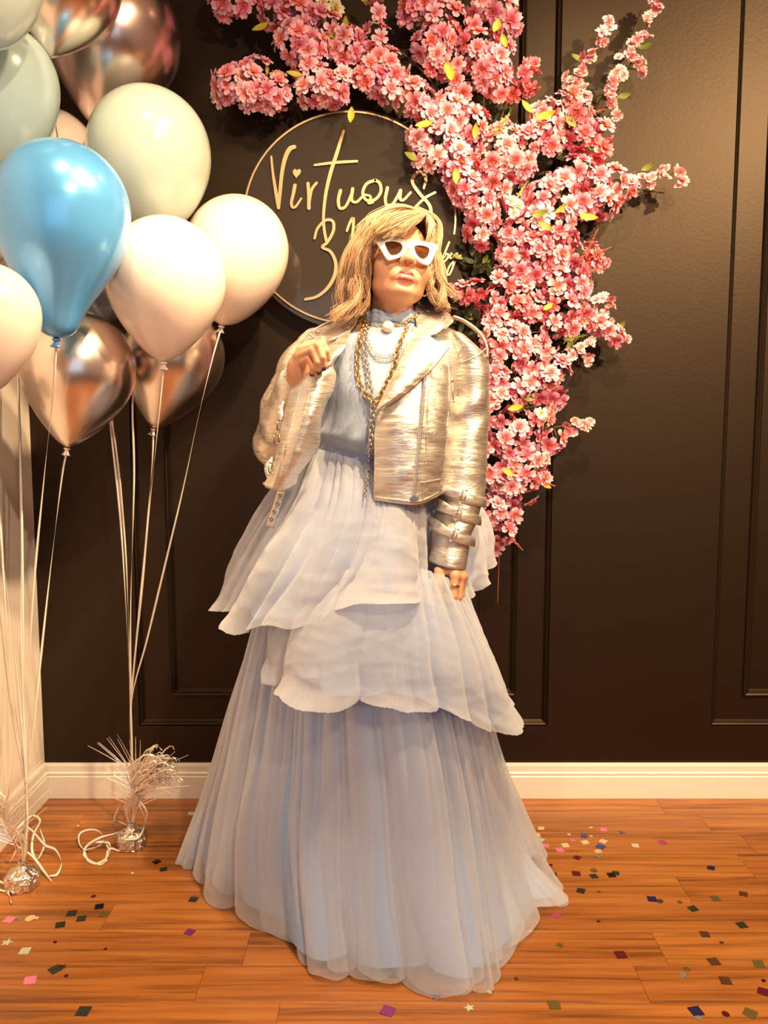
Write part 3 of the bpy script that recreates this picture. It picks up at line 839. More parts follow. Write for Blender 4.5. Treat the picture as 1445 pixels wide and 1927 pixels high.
spray('tall upright twig with small pink blossoms reaching the top edge', [(1080, 330, 2.44), (1130, 220, 2.43), (1170, 150, 2.43), (1205, 85, 2.43), (1222, 40, 2.43), (1242, -10, 2.43)],
      [], small=[(1160, 148), (1168, 140), (1150, 160), (1140, 180, 'pink_small'), (1180, 106), (1200, 118), (1192, 110), (1208, 132), (1195, 82), (1212, 68), (1215, 36), (1234, 18), (1240, 0), (1155, 204, 'pale_small'), (1186, 98)],
      leaves=[(1200, 90, 2.41, 8, 'g', .8), (1160, 184, 2.41, 10, 'g', .8)], sr=.0024)
spray('pink blossom arm pointing away from the sign, ending in a thin twig', [(950, 420, 2.45), (1050, 370, 2.42), (1140, 345, 2.41), (1210, 322, 2.42), (1285, 335, 2.43)],
      [(1088, 322, 30), (1060, 350, 28), (1118, 345, 30), (1150, 340, 28), (1132, 372, 38), (1170, 356, 26), (1098, 380, 34), (1062, 385, 30), (1128, 400, 22), (1016, 372, 28), (1030, 358, 20)],
      small=[(1212, 336), (1222, 338), (1252, 330), (1268, 322), (1282, 340), (1190, 345)], leaves=[(1206, 320, 2.40, 20, 'g', .8), (1090, 405, 2.35, 345, 'y')])
spray('pink blossom bunch on the right rim of the sign', [(930, 470, 2.45), (890, 400, 2.41), (870, 350, 2.39)],
      [(874, 350, 32), (900, 372, 36), (930, 345, 34), (908, 405, 34), (940, 320, 24), (882, 382, 24), (925, 395, 26), (900, 432, 24), (915, 450, 18), (850, 310, 14)])
spray('big pink bunch in the broad middle of the garland right of the sunglasses', [(930, 560, 2.45), (980, 480, 2.40), (1000, 430, 2.37)],
      [(1010, 425, 40), (975, 445, 36), (1045, 425, 36), (1005, 470, 44), (965, 485, 30), (1042, 472, 36), (1060, 445, 26), (1020, 505, 30), (985, 510, 26)], ('pink', 'pale', 'pink'),
      leaves=[(1000, 405, 2.33, 5, 'g', .9), (1012, 415, 2.32, 320, 'g', 1.0), (1045, 400, 2.35, 30, 'y', .7)])
spray('deep rose sprig with feathery tips on the outer edge of the garland', [(960, 560, 2.45), (1060, 500, 2.43), (1110, 480, 2.43)],
      [(1085, 485, 24, ('deep', 'pink')), (1110, 478, 20, ('pink', 'deep')), (1080, 515, 24, ('pink', 'deep')), (1108, 505, 18, ('deep', 'pink'))], small=[(1130, 500, 'deep_small')])
spray('thin rose blossom sprig lying across to the shoulder at the sign rim', [(960, 600, 2.44), (930, 555, 2.42), (880, 545, 2.40), (845, 548, 2.39)],
      [(870, 548, 14, ('deep', 'pink')), (895, 545, 16, ('deep', 'pink')), (915, 562, 20, ('deep', 'pink')), (940, 552, 18)], ('deep', 'pink'), small=[(848, 548, 'deep_small'), (858, 552, 'deep_small')])
spray('pink blossom bunch level with the pearl choker', [(950, 680, 2.45), (985, 600, 2.41), (1000, 560, 2.40)],
      [(950, 535, 28), (968, 570, 34), (938, 595, 26), (1000, 580, 28), (985, 545, 20), (1005, 610, 26)], ('pink', 'pink', 'deep'))
spray('rounded pink blossom bunch on the outer side, level with the mouth', [(970, 680, 2.45), (1040, 590, 2.42), (1060, 540, 2.40)],
      [(1048, 530, 36), (1080, 545, 34), (1060, 575, 36), (1095, 575, 24), (1035, 605, 32), (1070, 610, 26)], small=[(1120, 570), (1135, 566), (1150, 575), (1108, 590)], leaves=[(1040, 570, 2.36, 220, 'y', .7)])
spray('small pink twig tip pointing outward above the lower third of the garland', [(970, 720, 2.45), (1060, 660, 2.43), (1120, 615, 2.43), (1165, 632, 2.43)],
      [(1128, 610, 16), (1155, 632, 16)], small=[(1112, 602), (1132, 592), (1145, 612), (1170, 640), (1108, 648), (1092, 660), (1105, 680), (1075, 668)], leaves=[(1165, 620, 2.41, 60, 'g', .6)])
spray('pink blossom bunch beside the jacket shoulder', [(950, 780, 2.45), (970, 700, 2.41), (960, 640, 2.39)],
      [(935, 640, 30), (968, 630, 28), (950, 665, 32), (985, 655, 30), (1005, 640, 24), (1020, 625, 20), (1000, 680, 30), (1028, 655, 20), (925, 610, 18)], ('pink', 'pale'))
spray('pink blossom bunch beside the upper jacket sleeve', [(950, 840, 2.45), (960, 770, 2.41), (950, 720, 2.39)],
      [(935, 712, 28), (938, 745, 32), (970, 742, 26), (995, 715, 28), (1030, 705, 26), (1050, 690, 20), (1010, 735, 22), (1050, 722, 18), (1045, 745, 18)],
      small=[(1040, 770), (1035, 784)], leaves=[(955, 770, 2.35, 10, 'y', .9), (1010, 748, 2.37, 190, 'g', .8)])
spray('pink blossom bunch beside the jacket elbow with bud twig pointing outward', [(950, 900, 2.45), (980, 830, 2.42), (1040, 805, 2.42), (1105, 798, 2.42)],
      [(935, 790, 32), (970, 800, 34), (950, 830, 36), (1000, 790, 24), (990, 830, 26), (1042, 828, 20), (1050, 845, 14)], small=[(1074, 808), (1086, 795), (1104, 798)], leaves=[(1026, 806, 2.4, 45, 'g', .5)])
spray('large pink blossom bunch beside the jacket forearm', [(950, 960, 2.45), (970, 900, 2.41), (965, 860, 2.39)],
      [(932, 860, 32), (965, 858, 36), (1000, 862, 34), (985, 892, 36), (1008, 895, 24), (960, 905, 34), (990, 925, 24), (930, 895, 26), (970, 935, 22)], leaves=[(945, 880, 2.35, 320, 'y', .8), (1020, 910, 2.38, 330, 'y', .6)])
spray('lowest pink blossom bunch, hanging beside the buckled cuff above bare stems', [(945, 930, 2.45), (940, 1010, 2.43), (936, 1138, 2.44)],
      [(930, 962, 32), (955, 965, 26), (938, 995, 34), (962, 1000, 20), (915, 985, 22), (925, 1018, 20)], ('pink', 'pale'), leaves=[(918, 1035, 2.40, 265, 'g', 1.0), (920, 1035, 2.41, 280, 'd', 1.0)], twig=M_twig2)
# backing greenery: dark leaves and filler spikes behind the blossoms
e = empty('greenery_backing', P(930, 480, 2.47), 'dark leafy greenery backing seen in gaps between the pink blossoms', 'greenery')
spine = by_length(cat_rom([P(*q) for q in ((835, 180, 2.465), (905, 300, 2.465), (960, 450, 2.465), (965, 620, 2.465), (965, 800, 2.465), (945, 960, 2.465))], 60), 50)
obj('stem', *tube(spine, .006, 7), M_twig, e)
for (x, y, n, sp) in ((935, 205, 26, 40), (1000, 300, 14, 34), (950, 380, 18, 34), (885, 480, 16, 26), (880, 600, 14, 24), (930, 530, 12, 30), (1040, 640, 12, 26), (960, 700, 16, 40), (1000, 760, 14, 30), (930, 820, 10, 26), (905, 180, 12, 30), (985, 400, 12, 26), (1050, 290, 14, 34), (1020, 560, 12, 40)):
    for k in range(n):
        leaf(e, x + fr.gauss(0, sp * .55), y + fr.gauss(0, sp * .7), fr.uniform(2.42, 2.46), fr.uniform(20, 200), fr.choice('dddg'), fr.uniform(.5, .9), (fr.gauss(0, .4), -1, fr.gauss(.2, .4)))
def spike(x0, y0, x1, y1, m, wid, n=60):
    b = MB(); a, c = P(x0, y0, 2.36), P(x1, y1, 2.36)
    b.add(*tube([a, c], .0011, 4))
    for k in range(n):
        t = fr.uniform(.1, 1); p = a + (c - a) * t; d = nrm([fr.gauss(0, 1), fr.gauss(-.3, 1), fr.gauss(.2, 1)])
        b.add(*tube([p, p + d * wid * (1.15 - t)], [.0015, .0006], 3))
    o = b.obj('filler_spike', m, e, smooth=False); o['kind'] = 'stuff'
M_fill = mat('cream_filler', (0.72, 0.55, 0.20), 0.7); M_fillp = mat('rose_filler', (0.55, 0.13, 0.12), 0.7)
spike(930, 255, 958, 215, M_fill, .022, 90); spike(965, 385, 990, 345, M_fill, .014); spike(1022, 800, 1040, 755, M_fill, .012)
spike(1090, 500, 1126, 430, M_fillp, .012); spike(1110, 485, 1150, 465, M_fillp, .012); spike(1105, 510, 1142, 505, M_fillp, .010)
spike(1060, 230, 1140, 205, M_fillp, .014); spike(1000, 900, 1045, 915, M_fillp, .010); spike(1060, 640, 1105, 630, M_leafg, .016); spike(960, 1010, 984, 1036, M_fillp, .008)
for (x, y) in ((962, 380), (975, 388), (966, 402), (1018, 778)):
    put('white_blossom', BLOOM['cream_small'][0], P(x, y, 2.34), [0, -1, .2], 1.1, e)
# ================================================================ WOMAN: body as one continuous surface
PY0 = 1.98
root_p = PF(690, 1705); root_p[1] = 2.0
woman = empty('person', root_p, 'woman in white cat-eye sunglasses, silver biker jacket and tiered blue tulle gown, holding her lapel', 'person')

def rot(ax, d):
    a = math.radians(d); c, s = math.cos(a), math.sin(a)
    return np.array({'x': [[1, 0, 0], [0, c, -s], [0, s, c]], 'y': [[c, 0, s], [0, 1, 0], [-s, 0, c]], 'z': [[c, -s, 0], [s, c, 0], [0, 0, 1]]}[ax])
HR = rot('z', 13) @ rot('y', 8) @ rot('x', -14)
HC = P(766, 470, 1.885) - HR @ np.array([0, -.086, 0])
def H(x, y, z): return HC + HR @ np.array([x, y, z])

def axis(lo, hi, coarse, fine, zones):
    out = [lo]
    while out[-1] < hi:
        x = out[-1]
        out.append(x + (fine if any(z0 - coarse <= x <= z1 for z0, z1 in zones) else coarse))
    return np.array(out)
class SDF:
    """signed distance field on a grid that is finer where face and hands are"""
    def __init__(s, ax):
        s.ax = ax; s.h = max(float(np.diff(a).max()) for a in ax)
        s.f = np.full([len(a) for a in ax], 1.0, np.float32)
    def region(s, lo, hi):
        i0 = [max(int(np.searchsorted(a, v)) - 1, 0) for a, v in zip(s.ax, lo)]
        i1 = [min(int(np.searchsorted(a, v)) + 1, len(a)) for a, v in zip(s.ax, hi)]
        sl = tuple(slice(p, q) for p, q in zip(i0, i1))
        return sl, np.stack(np.meshgrid(*[a[c] for a, c in zip(s.ax, sl)], indexing='ij'), -1)
    def comb(s, sl, d, k, sub=False):
        f = s.f[sl]
        if sub: f = -f
        h = np.maximum(k - np.abs(f - d), 0) / k
        r = np.minimum(f, d) - h * h * k * .25
        s.f[sl] = -r if sub else r
    def cone(s, a, b, ra, rb, k=.01, sub=False):
        a = np.asarray(a, float); b = np.asarray(b, float); m = max(ra, rb) + k + 3 * s.h
        sl, p = s.region(np.minimum(a, b) - m, np.maximum(a, b) + m)
        if 0 in p.shape: return
        ab = b - a; t = np.clip(((p - a) @ ab) / (ab @ ab + 1e-12), 0, 1)
        s.comb(sl, np.linalg.norm(p - a - t[..., None] * ab, axis=-1) - (ra + t * (rb - ra)), k, sub)
    def chain(s, pts, rs, k=.01, sub=False):
        for i in range(len(pts) - 1): s.cone(pts[i], pts[i + 1], rs[i], rs[i + 1], k, sub)
    def ell(s, c, r, R=None, k=.01, sub=False):
        r = np.asarray(r, float); m = max(r) + k + 3 * s.h
        sl, p = s.region(np.asarray(c) - m, np.asarray(c) + m)
        if 0 in p.shape: return
        q = p - c
        if R is not None: q = q @ R
        k0 = np.linalg.norm(q / r, axis=-1); k1 = np.linalg.norm(q / (r * r), axis=-1) + 1e-9
        s.comb(sl, k0 * (k0 - 1) / k1, k, sub)
    def mesh(s):
        """naive surface nets"""
        f = s.f; neg = f < 0
        cnt = np.zeros(np.array(f.shape) - 1, np.uint8)
        for dx in (0, 1):
            for dy in (0, 1):
                for dz in (0, 1):
                    cnt += neg[dx:neg.shape[0] - 1 + dx, dy:neg.shape[1] - 1 + dy, dz:neg.shape[2] - 1 + dz]
        ids = np.argwhere((cnt > 0) & (cnt < 8))
        idx = np.full(cnt.shape, -1, np.int32); idx[tuple(ids.T)] = np.arange(len(ids))
        acc = np.zeros((len(ids), 3)); num = np.zeros(len(ids))
        cor = [(a, b, c) for a in (0, 1) for b in (0, 1) for c in (0, 1)]
        val = {c: f[ids[:, 0] + c[0], ids[:, 1] + c[1], ids[:, 2] + c[2]] for c in cor}
        for c in cor:
            for ax in range(3):
                if c[ax]: continue
                d = list(c); d[ax] = 1; d = tuple(d)
                a, b = val[c], val[d]; mk = (a < 0) != (b < 0)
                t = np.where(mk, a / np.where(a - b == 0, 1, a - b), 0)
                q = np.tile(np.array(c, float), (len(ids), 1)); q[:, ax] += t
                acc[mk] += q[mk]; num += mk
        g_ = ids + acc / num[:, None]
        V = np.stack([np.interp(g_[:, k], np.arange(len(s.ax[k])), s.ax[k]) for k in range(3)], 1)
        F = []
        for ax in range(3):
            u, v = (ax + 1) % 3, (ax + 2) % 3
            a = neg.take(range(neg.shape[ax] - 1), ax); b = neg.take(range(1, neg.shape[ax]), ax)
            e = np.argwhere(a != b)
            e = e[(e[:, u] > 0) & (e[:, v] > 0) & (e[:, u] < idx.shape[u]) & (e[:, v] < idx.shape[v])]
            fl = a[tuple(e.T)]
            def g(du, dv):
                q = e.copy(); q[:, u] -= du; q[:, v] -= dv
                return idx[tuple(q.T)]
            Q = np.stack([g(0, 0), g(1, 0), g(1, 1), g(0, 1)], 1)
            Q[~fl] = Q[~fl][:, ::-1]
            F.append(Q)
        F = np.concatenate(F)
        # a little smoothing
        return V, F[:, ::-1]

def smooth_mesh(V, F, it=1, lam=.5):
    n = len(V)
    for _ in range(it):
        acc = np.zeros_like(V); c = np.zeros(n)
        for a, b in ((0, 1), (1, 2), (2, 3), (3, 0)):
            np.add.at(acc, F[:, a], V[F[:, b]]); np.add.at(acc, F[:, b], V[F[:, a]])
            np.add.at(c, F[:, a], 1); np.add.at(c, F[:, b], 1)
        V = V + lam * (acc / c[:, None] - V)
    return V

def fast_mesh(name, V, F, mats):
    me = bpy.data.meshes.new(name)
    me.vertices.add(len(V)); me.vertices.foreach_set('co', np.asarray(V, np.float32).ravel())
    me.loops.add(F.size); me.loops.foreach_set('vertex_index', np.asarray(F, np.int32).ravel())
    me.polygons.add(len(F)); me.polygons.foreach_set('loop_start', np.arange(0, F.size, F.shape[1], dtype=np.int32))
    me.update(calc_edges=True)
    me.polygons.foreach_set('use_smooth', np.ones(len(F), bool))
    for m in mats: me.materials.append(m)
    me.validate(); me.update()
    return me

B = SDF([axis(-.37, .31, .005, .0017, [(-.225, -.115), (-.045, .205)]),
         axis(1.72, 2.20, .005, .0017, [(1.745, 1.955)]),
         axis(-.004, 1.73, .007, .0017, [(P(0, 572, 1.95)[2], 1.715), (P(0, 712, 1.8)[2], P(0, 630, 1.8)[2]), (P(0, 1134, 1.9)[2], P(0, 1060, 1.9)[2])])])
# torso, hips, legs, feet
B.ell(P(737, 712, 1.99), (.150, .090, .165), k=.03)
B.ell(P(725, 745, 1.935), (.110, .055, .060), k=.04)      # bust
B.ell(P(702, 850, 2.0), (.112, .085, .12), k=.06)
B.ell(P(690, 960, 2.01), (.155, .110, .14), k=.06)
B.cone(P(620, 660, 2.0), P(850, 664, 2.0), .040, .040, k=.045)
for hx, kx, fx in ((-.080, -.085, -.10), (.045, .035, .03)):
    zh = P(690, 985, 2.0)[2]
    B.chain([(hx, 2.0, zh), (kx, 1.985, .48), (fx, 2.02, .09)], [.085, .056, .036], k=.03)
    B.chain([(fx, 2.03, .045), (fx - .005, 1.93, .03), (fx - .01, 1.87, .018)], [.032, .030, .018], k=.02)
# neck
B.cone(P(736, 640, 2.005), H(0, .018, -.06), .056, .049, k=.022)
B.cone(P(736, 612, 1.96), H(0, -.022, -.080), .028, .026, k=.02)
# head
def hell(c, r, k=.012, sub=False): B.ell(H(*c), r, HR, k, sub)
def hcone(a, b, ra, rb, k=.008, sub=False): B.cone(H(*a), H(*b), ra, rb, k, sub)
hell((0, .012, .026), (.072, .092, .086), .01)
hell((0, -.028, -.026), (.061, .060, .070), .025)
hell((0, -.042, -.058), (.047, .042, .042), .03)
hell((0, -.0755, -.0945), (.019, .0150, .0135), .018)          # chin
for s in (-1, 1):
    B.chain([H(s * .051, .002, -.042), H(s * .041, -.022, -.068), H(s * .017, -.064, -.092)], [.012, .0115, .0105], .026)   # jaw line
for s in (-1, 1):
    hell((s * .040, -.056, -.034), (.026, .030, .028), .02)   # cheek
    hcone((s * .012, -.086, .020), (s * .048, -.066, .020), .010, .010, .014)   # brow
    hell((s * .032, -.090, -.002), (.018, .012, .012), .010, True)               # socket
    hell((s * .031, -.074, -.001), (.0125, .0125, .0125), .003)                  # eyeball
    hcone((s * .020, -.083, .0065), (s * .044, -.078, .0055), .0042, .0040, .004)   # upper lid
    hcone((s * .021, -.084, -.009), (s * .043, -.079, -.008), .0034, .0034, .004)
    hell((s * .0115, -.099, -.037), (.0085, .010, .0080), .006)                   # nostril wing
    hell((s * .077, .008, -.008), (.009, .020, .031), .006)                       # ear
    hell((s * .083, .004, -.006), (.006, .010, .018), .004, True)
hcone((0, -.086, .010), (0, -.108, -.030), .0085, .0115, .012)
hell((0, -.110, -.033), (.0110, .0105, .0095), .006)
for s in (-1, 1): hell((s * .0060, -.1085, -.0445), (.0043, .0050, .0056), .002, True)
hell((0, -.082, -.064), (.030, .016, .020), .016)           # muzzle
# lips
UP = lambda s: ([(0, -.0975, -.0640), (s * .0085, -.0968, -.0618), (s * .019, -.0912, -.0662), (s * .0285, -.0845, -.0735)], [.0030, .0038, .0030, .0018])
LO = lambda s: ([(0, -.0960, -.0742), (s * .011, -.0942, -.0742), (s * .020, -.0893, -.0748), (s * .028, -.0848, -.0752)], [.0048, .0045, .0032, .0016])
for s in (-1, 1):
    for q, r in (UP(s), LO(s)): B.chain([H(*p) for p in q], r, .0035)
    B.chain([H(0, -.1008, -.0684), H(s * .012, -.0990, -.0684), H(s * .0285, -.0868, -.0750)], [.0009, .0009, .0008], .0015, True)
hell((0, -.0905, -.0862), (.014, .006, .0045), .008, True)     # dip under the lower lip
hell((0, -.101, -.0545), (.0035, .004, .006), .006, True)
# arms
def arm(sh, el, wr, r):
    B.chain([sh, (sh * .55 + el * .45), el, (el * .6 + wr * .4), wr], r, k=.02)
RS, RE, RW = P(602, 672, 2.0), P(522, 848, 1.985), P(560, 716, 1.84)
LS, LE, LW = P(866, 676, 2.0), P(880, 872, 2.0), P(846, 1056, 1.915)
arm(RS, RE, RW, [.050, .044, .037, .036, .026])
arm(LS, LE, LW, [.050, .044, .037, .036, .026])
NAILS = []
def finger(pts, r0, r1, nail=None, k=.004):
    p = [P(*q) for q in pts]
    rs = np.linspace(r0, r1, len(p))
    B.chain(p, list(rs), k)
    if nail is not None: NAILS.append((p[-1], nail, r1))
# her right hand, closed over the lapel
RM = [(557, 684, 1.806), (562, 670, 1.795), (570, 658, 1.79), (582, 650, 1.795)]
for m in RM: B.cone(RW, P(*m), .020, .0115, .014)
B.ell(P(560, 694, 1.815), (.022, .018, .026), k=.014)
finger([(557, 684, 1.806), (581, 676, 1.772), (590, 691, 1.768), (587, 704, 1.782)], .0086, .0066, 0)      # little finger
finger([(562, 670, 1.795), (589, 659, 1.760), (598, 681, 1.757), (600, 701, 1.770)], .0092, .0070, 0)      # ring finger
finger([(570, 658, 1.790), (598, 650, 1.757), (607, 672, 1.755), (609, 693, 1.768)], .0092, .0070, 0)      # middle finger
finger([(582, 650, 1.795), (606, 645, 1.765), (614, 660, 1.765), (618, 676, 1.775)], .0086, .0066, None)   # index finger
finger([(566, 690, 1.825), (588, 668, 1.825), (600, 648, 1.812), (607, 638, 1.805)], .0125, .0075, None)   # thumb behind the lapel
# her left hand, pinching the tulle
LM = [(856, 1083, 1.876), (867, 1086, 1.892), (871, 1085, 1.908), (869, 1083, 1.924)]
for m in LM: B.cone(LW, P(*m), .021, .0125, .014)
B.cone(LW, P(828, 1078, 1.885), .020, .013, .012)
finger([(856, 1083, 1.876), (853, 1122, 1.866), (843, 1127, 1.884), (839, 1119, 1.897)], .0108, .0078, None)
finger([(867, 1086, 1.892), (863, 1123, 1.886), (852, 1128, 1.903), (846, 1120, 1.914)], .0104, .0076, None)
finger([(871, 1085, 1.908), (867, 1120, 1.905), (857, 1126, 1.920), (850, 1118, 1.930)], .0098, .0072, None)
finger([(869, 1083, 1.924), (866, 1112, 1.923), (857, 1118, 1.934), (851, 1111, 1.940)], .0088, .0066, None)
finger([(826, 1074, 1.887), (825, 1098, 1.872), (827, 1122, 1.874)], .0125, .0088, 1)
Vb, Fb = B.mesh()
Vb = smooth_mesh(Vb, Fb, 2, .4)

M_skin = bpy.data.materials.new('skin'); M_skin.use_nodes = True
_b = pbsdf(M_skin)
_a = N(M_skin, 'ShaderNodeVertexColor'); _a.layer_name = 'Col'
L(M_skin, _a.outputs[0], _b.inputs['Base Color'])
_b.inputs['Roughness'].default_value = 0.45
_b.inputs['Subsurface Weight'].default_value = 0.15; _b.inputs['Subsurface Radius'].default_value = (.012, .005, .003); _b.inputs['Subsurface Scale'].default_value = .5
_n = noise_node(M_skin, 220, 3); bump(M_skin, _n.outputs[0], .06, .002)
me = fast_mesh('body', Vb, Fb, [M_skin])
col = np.tile(np.array([.66, .35, .21]), (len(Vb), 1))
hl = (Vb - HC) @ HR
def dist_chain(pts, rs):
    d = np.full(len(Vb), 9.)
    for i in range(len(pts) - 1):
        a, b = np.array(pts[i]), np.array(pts[i + 1]); ab = b - a
        t = np.clip(((hl - a) @ ab) / (ab @ ab), 0, 1)
        d = np.minimum(d, np.linalg.norm(hl - a - t[:, None] * ab, axis=1) - (rs[i] + t * (rs[i + 1] - rs[i])))
    return d
dl = np.full(len(Vb), 9.)
for s in (-1, 1):
    for q, r in (UP(s), LO(s)): dl = np.minimum(dl, dist_chain(q, r))
w = np.clip((.0019 - dl) / .0010, 0, 1)[:, None]
lipc = np.where((hl[:, 2] > -.0690 - 5 * hl[:, 0] ** 2)[:, None], np.array([.36, .022, .045]), np.array([.54, .11, .12]))
col = col * (1 - w) + lipc * w
for s in (-1, 1):
    de = np.linalg.norm(hl - np.array([s * .031, -.074, -.001]), axis=1)
    on = (de < .0132) & (hl[:, 1] < -.08) & (np.abs(hl[:, 2] + .001) < .0055)
    col[on] = (.62, .55, .48)
    ir = on & (np.hypot(hl[:, 0] - s * .031, hl[:, 2] + .001) < .0055); col[ir] = (.06, .03, .015)
for c, kind, r in NAILS:
    d = np.linalg.norm(Vb - c, axis=1)
    on = (d < r * 1.25) & (Vb[:, 1] < c[1] - r * .35) & (Vb[:, 2] < c[2] + r * .9)
    col[on] = [(.05, .06, .035), (.85, .60, .46)][kind]
ca = me.color_attributes.new('Col', 'FLOAT_COLOR', 'POINT')
ca.data.foreach_set('color', np.c_[col, np.ones(len(col))].astype(np.float32).ravel())
body = link('body', me, woman)
# ================================================================ DRESS (bodice, waistband, three tiers of tulle)
def cloth(name, col, rough=.8, alpha=1.0, trans=.3, bumpsc=(160, 160, 160), bumps=.15, sheen=.3, tint=None):
    m = bpy.data.materials.new(name); m.use_nodes = True
    nt = m.node_tree; nt.nodes.clear()
    o = nt.nodes.new('ShaderNodeOutputMaterial')
    d = nt.nodes.new('ShaderNodeBsdfPrincipled'); d.inputs['Base Color'].default_value = (*col, 1); d.inputs['Roughness'].default_value = rough; d.inputs['Sheen Weight'].default_value = sheen; d.inputs['Specular IOR Level'].default_value = .25
    t = nt.nodes.new('ShaderNodeBsdfTranslucent'); t.inputs[0].default_value = (*col, 1)
    mx = nt.nodes.new('ShaderNodeMixShader'); mx.inputs[0].default_value = trans
    nt.links.new(d.outputs[0], mx.inputs[1]); nt.links.new(t.outputs[0], mx.inputs[2])
    n = noise_node(m, 1.0, 4, .6, sc=bumpsc)
    b = nt.nodes.new('ShaderNodeBump'); b.inputs['Strength'].default_value = bumps; b.inputs['Distance'].default_value = .01
    nt.links.new(n.outputs[0], b.inputs['Height']); nt.links.new(b.outputs[0], d.inputs['Normal']); nt.links.new(b.outputs[0], t.inputs['Normal'])
    last = mx
    if alpha < 1:
        tr = nt.nodes.new('ShaderNodeBsdfTransparent'); m2 = nt.nodes.new('ShaderNodeMixShader')
        # netting: seen edge-on the threads crowd together and the cloth turns denser
        lw = nt.nodes.new('ShaderNodeLayerWeight'); lw.inputs[0].default_value = .45
        mr = nt.nodes.new('ShaderNodeMapRange'); mr.inputs['To Min'].default_value = alpha; mr.inputs['To Max'].default_value = min(1, alpha + .6)
        nt.links.new(lw.outputs['Facing'], mr.inputs[0]); nt.links.new(mr.outputs[0], m2.inputs[0])
        nt.links.new(tr.outputs[0], m2.inputs[1]); nt.links.new(mx.outputs[0], m2.inputs[2]); last = m2
    nt.links.new(last.outputs[0], o.inputs[0])
    return m
M_lining = cloth('blue_lining', (.27, .42, .74), .7, 1.0, .15, (60, 60, 60), .12)
M_tulle = cloth('pale_blue_tulle', (.70, .75, .88), .7, .27, .18, (42, 42, 16), .15)
M_tulle2 = cloth('pale_tulle_tier', (.69, .73, .85), .7, .50, .2, (30, 30, 22), .16)
M_chiffon = cloth('blue_chiffon', (.42, .52, .72), .7, 1.0, .25, (70, 70, 30), .25)
M_band = cloth('waistband_satin', (.42, .50, .70), .5, 1.0, .1, (120, 120, 40), .2)

dress = empty('dress', root_p - np.array(woman.location), None); dress.parent = woman; dress.location = (0, 0, 0)
dress['label'] = 'pale blue tiered tulle gown'
dress.name = 'dress'

def tier(name, cols, m, folds=30, amp=.02, seed=1, nu=420, nv=56, floor_hem=False, offset=0.0, hem_cut=0.0, jag=.004, sharp=.75, th=0.0, crumple=.0):
    """cloth tier: closed ring of control columns (top .. hem), with gathered folds that open towards the hem"""
    C = []
    for c in cols:
        pts = [P(*q) if len(q) == 3 else PF(q[0], q[1], .004) for q in c]
        C.append(by_length(cat_rom(pts, 30), 30))
    S = net(C, nu, nv, True)
    if hem_cut:
        S = np.stack([np.stack([np.interp(np.linspace(0, 1 - hem_cut, nv), np.linspace(0, 1, nv), S[i, :, k]) for k in range(3)], 1) for i in range(nu)])
    Nn = grid_normals(S, True)
    cen = S.mean(0)
    outw = S - cen[None]; sg = np.sign((Nn * outw).sum(2).mean())
    Nn = Nn * sg
    Nh = Nn.copy(); Nh[..., 2] *= .4
    # arc-length parameter around the ring
    d = np.linalg.norm(np.roll(S[:, nv * 2 // 3], -1, 0) - S[:, nv * 2 // 3], axis=1); u = np.r_[0, np.cumsum(d)[:-1]] / d.sum()
    v = np.linspace(0, 1, nv)
    rs = np.random.RandomState(seed)
    U = u[:, None] + .25 / folds * noise1(v * 3.1 + 1, seed)[None] * (.3 + v[None])
    def gathers(n, sd, ex):
        """random tube-like folds: heights 0..1 over the ring, wide folds stand further out"""
        q = np.random.RandomState(sd); wd = q.uniform(.35, 1.75, n); ed = np.r_[0, np.cumsum(wd)] / wd.sum(); hi = np.clip(wd / 1.2, .4, 1.25) * q.uniform(.6, 1.1, n)
        x = U % 1.0; k = np.clip(np.searchsorted(ed, x, side='right') - 1, 0, n - 1)
        f = (x - ed[k]) / (ed[k + 1] - ed[k])
        sk = q.uniform(-.35, .35, n)[k]; f = f + sk * f * (1 - f)
        return np.clip(1 - (2 * f - 1) ** 2, 0, 1) ** ex * hi[k]
    ridge = gathers(folds, seed, .55)
    ridge2 = gathers(int(folds * 2.6), seed + 1, .75)
    ridge3 = gathers(max(7, folds // 3), seed + 2, 1.0)
    growth = .22 + .78 * v[None] ** .9
    disp = amp * (growth * ((ridge - .5) * .9 + .9 * (ridge3 - .5)) + (.12 + .22 * (1 - v[None]) ** 2) * (ridge2 - .5) * (.5 + .5 * np.sin(3.1 * v[None] + 2 * ridge3)))
    if crumple:
        for k in range(9):
            fu, fv = rs.uniform(2, 9), rs.uniform(-3, 3)
            w_ = np.sin(2 * math.pi * (np.round(fu) * U + fv * v[None] + rs.uniform()) + 1.6 * np.sin(2 * math.pi * (np.round(rs.uniform(2, 7)) * U + rs.uniform(-3, 3) * v[None])))
            disp += crumple / 3 * (1 - np.abs(w_)) ** 1.6 * rs.uniform(.4, 1) * (.2 + .8 * v[None])
    S = S + Nh * (disp + offset)[..., None]
    if not floor_hem: S = S + Nh * (.016 * np.clip((v[None] - .86) / .14, 0, 1) ** 1.5 * (.3 + ridge))[..., None]
    # ragged, softly scalloped hem
    hemz = jag * (noise1(u * 2 * math.pi * folds * .5, seed + 3) * 1.3 + rs.uniform(-.12, .12, nu)) - (ridge[:, -1] - .6) * jag * 2.0
    S[..., 2] += hemz[:, None] * (v[None] ** 6)
    if floor_hem: S[..., 2] = np.maximum(S[..., 2], .0035 + .004 * (1 - v[None]))
    S = np.minimum(S, np.array([9, WALL_Y - .03, 9]))
    F = grid_faces(nu, nv, True)
    V = S.reshape(-1, 3)
    return obj(name, V, F, m, dress), S

